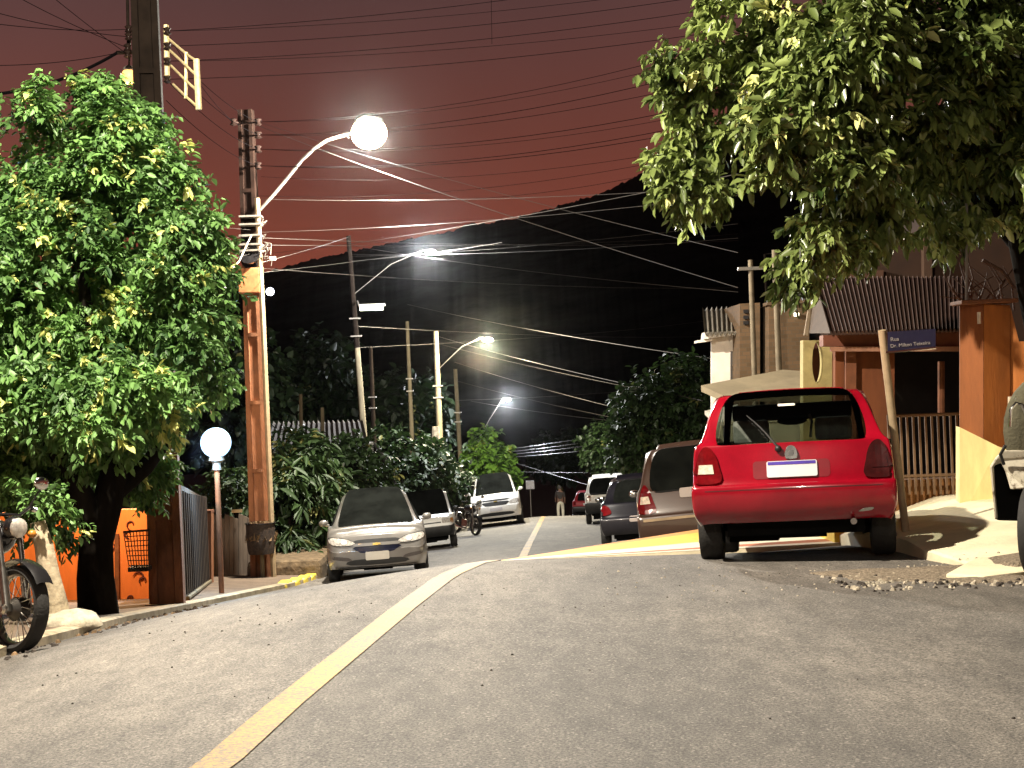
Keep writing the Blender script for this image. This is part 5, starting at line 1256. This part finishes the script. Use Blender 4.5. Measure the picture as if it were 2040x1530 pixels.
wall_px(t, 'doorway', [(1453, 775, 32.5), (1474, 775, 32.5), (1474, 695, 32.5), (1453, 695, 32.5)], (0, .1, 0), VOID)
k = MB(); k.tube([U(1457, 730, 32.1) - o, U(1474, 762, 32.1) - o], .02, 5); k.tube([U(1458, 755, 32.1) - o, U(1472, 742, 32.1) - o], .02, 5); k.build('railing', GALV, t)
wall_px(t, 'eave_ledge', [(1390, 683, 31.7), (1420, 679, 31.7), (1420, 674, 31.7), (1390, 678, 31.7)], (0, .6, 0), WHW)
wall_px(t, 'soffit', [(1402, 676, 31.6), (1476, 664, 31.6), (1476, 659, 31.6), (1404, 662, 31.6)], (0, .5, 0), WHW)
corrugated(t, U(1403, 664, 31.5) - o, U(1477, 662, 31.5) - o, U(1477, 613, 33.5) - o, U(1399, 616, 33.5) - o, 8, .05, TILEG)
# cream canopy slab
b = U(1500, 790, 24.5)
t = thing('canopy', 'cream concrete canopy slab showing above the red hatchback roof', 'canopy', b); o = V(t.location)
wall_px(t, 'slab', [(1397, 780, 24.5), (1440, 800, 24.0), (1625, 800, 24.0), (1625, 752, 26), (1560, 748, 26)], (0, 0, .1), mat('canopy_cream', (.24, .19, .115), .85, var=.2, scale=2))
k = MB()
for u_ in (1440, 1600): p = U(u_, 790, 25) - o; k.tube([p, p + V((0, 0, -2.6))], .07, 8)
k.build('post', POLEG, t)
q = U(1422, 833, 19.8); t = thing('white_awning', 'small white awning corner left of the red hatchback roof', 'awning', q); o = V(t.location)
wall_px(t, 'sheet', [(1404, 826, 19.8), (1470, 812, 21.2), (1470, 842, 19.4), (1428, 850, 19.4)], (0, 0, .05), mat('awning_white', (.62, .58, .5), .7))
p = U(1446, 845, 20) - q; MB().tube([p, p + V((0, 0, -2.2))], .04, 8).build('post', GALV, t)
# two thin poles on the right
def slim_pole(u0, u1, v1, Y, w, label, bar=None):
    top = U(u1, v1, Y); x = U(u0, 770, Y).x; z = side_h(x, Y); t = thing('slim_pole', label, 'pole', (x, Y, z), group='thin poles by the brick house')
    MB().tube([(0, 0, -.3), top - V((x, Y, z))], [w, w * .85], 10).build('shaft', mat('slim_pole_brown', (.14, .11, .07), .85, var=.3), t, smooth=True)
    if bar: MB().box(V((0, -.02, U(u1, 535, Y).z - z)), (.46, .08, .06)).build('crossbar', GALV, t)
slim_pole(1503, 1495, 518, 28, .055, 'thin pole with a short crossbar at its top, before the brick house', True)
slim_pole(1553, 1543, 498, 27, .06, 'plain thin pole to the right of the crossbar pole')
# street name sign
b = U(1802, 990, 13.6); zb = side_h(b.x, 13.6)
top = U(1757, 658, 13.3)
t = thing('street_sign', 'blue street name plate on a leaning tan pole behind the red hatchback', 'street sign', (b.x, 13.6, zb)); o = V(t.location)
MB().tube([V((0, 0, -.3)), V((0, 0, 0)), top - o], .036, 10).build('post', mat('post_tan', (.34, .25, .15), .6, var=.25), t, smooth=True)
a_, c_ = U(1769, 699, 13.25) - o, U(1864, 690, 13.25) - o; d_, e_ = U(1864, 655, 13.25) - o, U(1769, 661, 13.25) - o
MB().prism([a_, c_, d_, e_], (0, .012, 0)).build('name_plate', mat('sign_blue', (.010, .008, .032), .5, var=.2), t)
MB().tube([a_ + V((-.02, 0, -.012)), c_ + V((0, 0, -.012))], .011, 6).build('plate_rail', CHR, t)
rx = (c_ - a_).normalized(); uz = V((0, 0, 1)); ang = math.atan2(rx.z, rx.x)
for s_, uu, vv, size in (('Rua', 1774, 680, .05), ('Dr. Milton Teixeira', 1774, 693, .045)):
    cu = bpy.data.curves.new('street_name', 'FONT'); cu.body = s_; cu.size = size; cu.extrude = .001; to = bpy.data.objects.new('street_name', cu); COL.objects.link(to)
    dg = bpy.context.evaluated_depsgraph_get(); me = bpy.data.meshes.new_from_object(to.evaluated_get(dg)); bpy.data.objects.remove(to)
    me.materials.clear(); me.materials.append(mat('sign_letter_white', (.30, .27, .26), .6, var=.05))
    ob = bpy.data.objects.new('street_name', me); COL.objects.link(ob); ob.parent = t; ob.location = U(uu, vv, 13.245) - o; ob.rotation_euler = (PI / 2, -ang, 0)

# left: orange wall, gate, fences
b = U(255, 1222, 21.2); b.z = left_h(b.x, 21.2)
t = thing('painted_wall', 'bright orange wall with dark painted scrolls behind the left tree trunk', 'wall', b); o = V(t.location)
ORL = mat('vivid_orange_wall', (.72, .205, .045), .75, var=.24, scale=2.5, stretch=(1, 1, .25), bump=.12, bscale=40)
wall_px(t, 'wall', [(-250, 1235, 21.2), (296, 1235, 21.2), (296, 1014, 21.2), (-250, 1030, 21.2)], (0, .2, 0), ORL)
wall_px(t, 'post', [(229, 1222, 21.15), (238, 1222, 21.15), (236, 1064, 21.15), (228, 1064, 21.15)], (0, .06, 0), RUSTY)
k = MB(); rnd = random.Random(3)
for (u_, v_, s_) in ((262, 1192, 11), (278, 1150, 13), (286, 1156, 10), (222, 1190, 13), (232, 1178, 9), (240, 1196, 8), (226, 1210, 10), (222, 1090, 8), (262, 1045, 12), (256, 1063, 10), (250, 1215, 8), (292, 1212, 7)):
    pts = []; a0 = rnd.uniform(0, 6)
    for i in range(14): q = i / 13; pts.append(U(u_ + s_ * (1 - .8 * q) * math.cos(a0 + 5 * q), v_ + s_ * (1 - .8 * q) * math.sin(a0 + 5 * q), 21.185) - o)
    k.tube(pts, [.006 + .006 * math.sin(PI * i / 13) for i in range(14)], 5)
k.build('painted_scroll', mat('scroll_maroon', (.09, .015, .01), .8), t)
q = U(272, 1098, 18.7); t = thing('basket_crate', 'dark wire trash crate hanging beside the near brown pole', 'crate', q); o = V(t.location)
k = MB(); c4 = [(246, 1060), (298, 1056), (298, 1136), (258, 1136)]
def lerp2(a_, b_, f): return (a_[0] + (b_[0] - a_[0]) * f, a_[1] + (b_[1] - a_[1]) * f)
for dy in (0, .35):
    for i in range(9): f = i / 8; p, r_ = lerp2(c4[0], c4[1], f), lerp2(c4[3], c4[2], f); k.tube([U(*p, 18.55 + dy) - o, U(*r_, 18.55 + dy) - o], .006, 4)
    for i in range(9): f = i / 8; p, r_ = lerp2(c4[0], c4[3], f), lerp2(c4[1], c4[2], f); k.tube([U(*p, 18.55 + dy) - o, U(*r_, 18.55 + dy) - o], .006 if i else .014, 4)
for p in c4: k.tube([U(*p, 18.55) - o, U(*p, 18.9) - o], .012, 4)
for i in range(6): p = lerp2(c4[3], c4[2], i / 5); k.tube([U(*p, 18.55) - o, U(*p, 18.9) - o], .012, 4)
k.build('wire_cage', mat('basket_black', (.03, .022, .018), .7), t)
MB().box(U(280, 1132, 18.72) - o, (.24, .3, .05)).build('tray', mat('basket_black', (.03, .022, .018), .7), t)
q = V((-5.75, 19.9, left_h(-5.75, 19.9) + 2.35)); t = thing('wall_lamp', 'sodium lamp on a bracket lighting the orange wall under the left tree', 'lamp', q)
MB().ball((0, 0, 0), .07, 12, 8).build('lamp_glass', WARM2, t, smooth=True)
k = MB().tube([(0, 0, .09), (-.05, .3, .2), (-.1, 1.35, .1)], .015, 6); k.lathe([(.02, .12), (.11, .04), (.1, .03), (.02, .1)], 14); k.build('bracket', RUSTY, t, smooth=True)
point('wall_lamp', q + V((0, 0, -.13)), 420, (1, .62, .3), .1)
# cream garden wall behind the red car
b = U(1530, 905, 22.6); b.z = side_h(b.x, 22.6)
t = thing('garden_wall', 'cream garden wall glimpsed through the rear window of the red hatchback', 'wall', b); o = V(t.location)
wall_px(t, 'wall', [(1425, 985, 22.6), (1740, 985, 22.2), (1740, 832, 22.2), (1425, 846, 22.6)], (0, .15, 0), mat('cream_render', (.7, .64, .44), .8, var=.12))
wall_px(t, 'coping', [(1423, 846, 22.55), (1742, 832, 22.15), (1742, 827, 22.15), (1423, 841, 22.55)], (0, .25, 0), PAVE)
# sheet metal gate along the left pavement
b = U(368, 1212, 20.2); b.z = left_h(b.x, 20.2)
t = thing('sheet_gate', 'dark brown sheet metal gate running back from the near pole', 'gate', b); o = V(t.location)
p0 = V((U(366, 1100, 20.2).x, 20.2, 0)); p1 = V((U(414, 1100, 26).x, 26, 0))
def gz(p, dz): return V((p.x, p.y, left_h(p.x, p.y) + dz)) - o
MB().prism([gz(p0, .04), gz(p1, .04), gz(p1, 1.45), gz(p0, 1.55)], (-.05, 0, 0)).build('panel', DKWOOD, t)
k = MB()
for i in range(14): p = p0.lerp(p1, (i + .5) / 14); k.box(gz(p, .78) + V((.012, 0, 0)), (.02, .05, 1.4))
k.build('ribs', DKWOOD, t)
MB().tube([gz(p0, .03) + V((.03, 0, 0)), gz(p1, .03) + V((.03, 0, 0))], .03, 6).build('rail', POLEG, t)
b = U(412, 1195, 25.9); b.z = left_h(b.x, 25.9)
t = thing('gate_post', 'short orange brown gate post beside the globe lamp', 'post', b); o = V(t.location)
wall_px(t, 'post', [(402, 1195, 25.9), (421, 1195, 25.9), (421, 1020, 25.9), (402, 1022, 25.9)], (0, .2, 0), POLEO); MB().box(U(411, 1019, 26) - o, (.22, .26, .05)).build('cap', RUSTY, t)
b = U(460, 1180, 28.4); b.z = left_h(b.x, 28.4) - .1
t = thing('board_fence', 'weathered grey board fence between gate post and lamp pole', 'fence', b); o = V(t.location)
k = MB()
for i in range(11): u_ = 420 + i * 9.2; k.prism([U(u_, 1200, 28.4) - o, U(u_ + 8.6, 1200, 28.4) - o, U(u_ + 8.6, 1026 + 4 * (i % 3), 28.4) - o, U(u_, 1024 + 4 * (i % 3), 28.4) - o], (0, .04, 0))
k.build('boards', mat('weathered_grey_wood', (.13, .10, .075), .9, var=.45, scale=7, stretch=(1, 1, .15)), t)
wall_px(t, 'rail', [(420, 1050, 28.45), (524, 1050, 28.45), (524, 1042, 28.45), (420, 1042, 28.45)], (0, .05, 0), DKWOOD)
ob = MB().box((0, 0, 0), (.2, .02, .06)).build('label_board', mat('board_cream', (.6, .5, .3), .6)); ob.location = U(472, 1018, 28.3); tag(ob, 'small cream board lying on top of the grey fence', 'board')
# bank and painted kerb by the silver car
b = U(600, 1140, 28.5); ob = MB().box((0, 0, 0), (1.4, 4, .5)).build('earth_bank', mat('dry_bank', (.13, .09, .05), .95, var=.6, scale=7, bump=1., bscale=14), bevel=.12); ob.location = (b.x - .25, 30.0, left_h(b.x, 29) + .1); tag(ob, 'dry brown earth bank under the long leaf bush', 'earth bank')
k = MB(); a_ = I(26.2, *XL) - .08
for i in range(4): y = 25.0 + i * .8; x = I(y, *XL) - .1; k.box((x + .02, y + .39, left_h(x, y + .4) - .07), (.2, .802, .16), None, .95)
ob = k.build('painted_kerb', YELK, bevel=.02); tag(ob, 'yellow painted kerb stones between lamp pole and beige silver hatchback', 'kerb')
k = MB(); 
for i in range(3): y = 15.9 + i * .85; x = I(y, *XR) + .06; k.box((x, y + .4, H(x - .1, y) + .1), (.24, .8, .24), None, .9)
ob = k.build('painted_kerb', YELK, bevel=.02); tag(ob, 'yellow painted kerb seen under the red hatchback', 'kerb')
# roofs among the shrubs on the left
b = U(640, 900, 44); b.z = left_h(b.x, 44)
t = thing('shed', 'dark shed with a ribbed roof above the hedge on the left', 'shed', b); o = V(t.location)
wall_px(t, 'wall', [(540, 1000, 44), (725, 1000, 44), (725, 888, 44), (540, 890, 44)], (0, 3, 0), DKWOOD)
corrugated(t, U(530, 895, 43.6) - o, U(735, 893, 43.6) - o, U(722, 838, 46) - o, U(545, 842, 46) - o, 18, .05, mat('rusty_ribbed_roof', (.06, .045, .035), .85, var=.4))
for (u_, v_, lab) in ((599, 785, 'pale vent pipe left above the ribbed shed roof, the taller one'), (642, 812, 'pale vent pipe right above the ribbed shed roof, the shorter one')):
    q = U(u_, v_, 42); ob = MB().tube([(0, 0, 0), U(u_ + 2, 905, 42) - q], .05, 8).build('vent_pipe', POLEG, smooth=True); ob.location = q; tag(ob, lab, 'pipe')
for (u0, v0, u1, v1, Y, w, lab) in ((790, 985, 742, 885, 50, .16, 'dark leaning tree trunk between the poles on the left'), (856, 975, 868, 850, 58, .2, 'pale bare tree trunk behind the thick cream pole')):
    q = U(u0, v0, Y); ob = MB().tube([(0, 0, -.8), (U(u1, v1, Y) - q) * .5 + V((.15, 0, 0)), U(u1, v1, Y) - q], [w * 1.3, w, w * .7], 9).build('dead_tree', BARK if w < .18 else BARKW, smooth=True); ob.location = q; tag(ob, lab, 'tree')
q = U(893, 922, 60.5); ob = MB().ball((0, 0, 0), (.26, .1, .42), 12, 8).build('satellite_dish', WHW, smooth=True); ob.location = q; ob.rotation_euler = (0, R(-25), R(20)); tag(ob, 'pale satellite dish beside the thick cream pole', 'dish')
# dry leaf litter by the left kerb
grit('leaf_litter', [(-4.6, -3.5, 10, 20, 160, .015, .04)], mat('litter_brown', (.16, .10, .05), .9, var=.5), 8)

# ------------------------------------------------------------------ light, sky, camera
point('street_lamp_key', KEY + V((0, 0, -.22)), 8200, (1, .89, .72), .1)
point('fill_lamp', FILL + V((0, 0, -.22)), 2300, (1, .9, .75), .1)
point('sodium_lamp', L0 + V((-.05, .05, -.2)), 50, (1, .5, .2), .1)
point('lamp_on_arm', L1 + V((0.02, -.40, -.12)), 9000, (1, .92, .78), .12)
point('far_lamp', U(858, 502, 54.5) + V((0, -2.5, -.2)), 9000, (.95, .95, .95), .15)
point('far_lamp', U(972, 676, 60.5) + V((0, -.5, -.2)), 8000, (1, .9, .65), .15)
point('far_lamp', U(1011, 795, 93.5) + V((0, -.5, -.2)), 6000, (.9, .93, 1), .15)
q = U(430, 882, 22.3); point('globe_lamp', q + V((.0, -.4, 0)), 330, (.45, .72, 1), .2)

w = bpy.data.worlds.new('World'); scn.world = w; w.use_nodes = True
N, L = w.node_tree.nodes, w.node_tree.links
bg = N['Background']; tc = N.new('ShaderNodeTexCoord'); sx = N.new('ShaderNodeSeparateXYZ'); L.new(tc.outputs['Generated'], sx.inputs[0])
cr = N.new('ShaderNodeValToRGB'); L.new(sx.outputs[2], cr.inputs[0])
e = cr.color_ramp.elements
e[0].position, e[0].color = 0, (.005, .004, .004, 1)
e[1].position, e[1].color = 1, (.004, .003, .004, 1)
for p, c_ in ((.03, (.27, .058, .032)), (.10, (.21, .052, .032)), (.16, (.155, .047, .034)), (.25, (.10, .046, .043)), (.36, (.018, .011, .014)), (.6, (.006, .0045, .006))):
    k = e.new(p); k.color = c_ + (1,)
nz = N.new('ShaderNodeTexNoise'); nz.inputs['Scale'].default_value = 3.; nz.inputs['Detail'].default_value = 4; L.new(tc.outputs['Generated'], nz.inputs['Vector'])
mr = N.new('ShaderNodeMapRange'); mr.inputs[3].default_value = .72; mr.inputs[4].default_value = 1.28; L.new(nz.outputs['Fac'], mr.inputs[0])
mx = N.new('ShaderNodeMix'); mx.data_type = 'RGBA'; mx.blend_type = 'MULTIPLY'; mx.inputs[0].default_value = 1; L.new(cr.outputs[0], mx.inputs[6]); L.new(mr.outputs[0], mx.inputs[7])
L.new(mx.outputs[2], bg.inputs[0]); bg.inputs[1].default_value = 1.

cd = bpy.data.cameras.new('camera'); cam = bpy.data.objects.new('camera', cd); COL.objects.link(cam)
cd.sensor_width = 36; cd.lens = 36 * F / 2040; cd.clip_start = .1; cd.clip_end = 3000
# level camera, the phone turned a little so that upright things lean left
cam.matrix_world = Matrix.Rotation(PI / 2, 4, 'X') @ Matrix.Rotation(-ROLL, 4, 'Z')
scn.camera = cam
vs_ = scn.view_settings; vs_.view_transform = 'Standard'; vs_.look = 'None'; vs_.exposure = 0; vs_.gamma = 1
hz = MB().box((0, 0, 0), (900, 1300, 190)).build('halo_haze', bpy.data.materials.new('halo_volume')); hz.location = (0, 290, 55); hz['kind'] = 'stuff'  # thin scattering box added to give the lamps their bloom
hm = hz.data.materials[0]; hm.use_nodes = True; hn = hm.node_tree; hn.nodes.remove(hn.nodes['Principled BSDF'])
pv = hn.nodes.new('ShaderNodeVolumePrincipled'); pv.inputs['Color'].default_value = (.95, .95, .96, 1); pv.inputs['Density'].default_value = .000065; pv.inputs['Anisotropy'].default_value = .985
hn.links.new(pv.outputs[0], hn.nodes['Material Output'].inputs['Volume'])
scn.cycles.use_denoising = True; scn.cycles.max_bounces = 6; scn.cycles.transparent_max_bounces = 12
scn.cycles.sample_clamp_indirect = 4; scn.cycles.caustics_reflective = False; scn.cycles.caustics_refractive = False
bpy.context.view_layer.update()
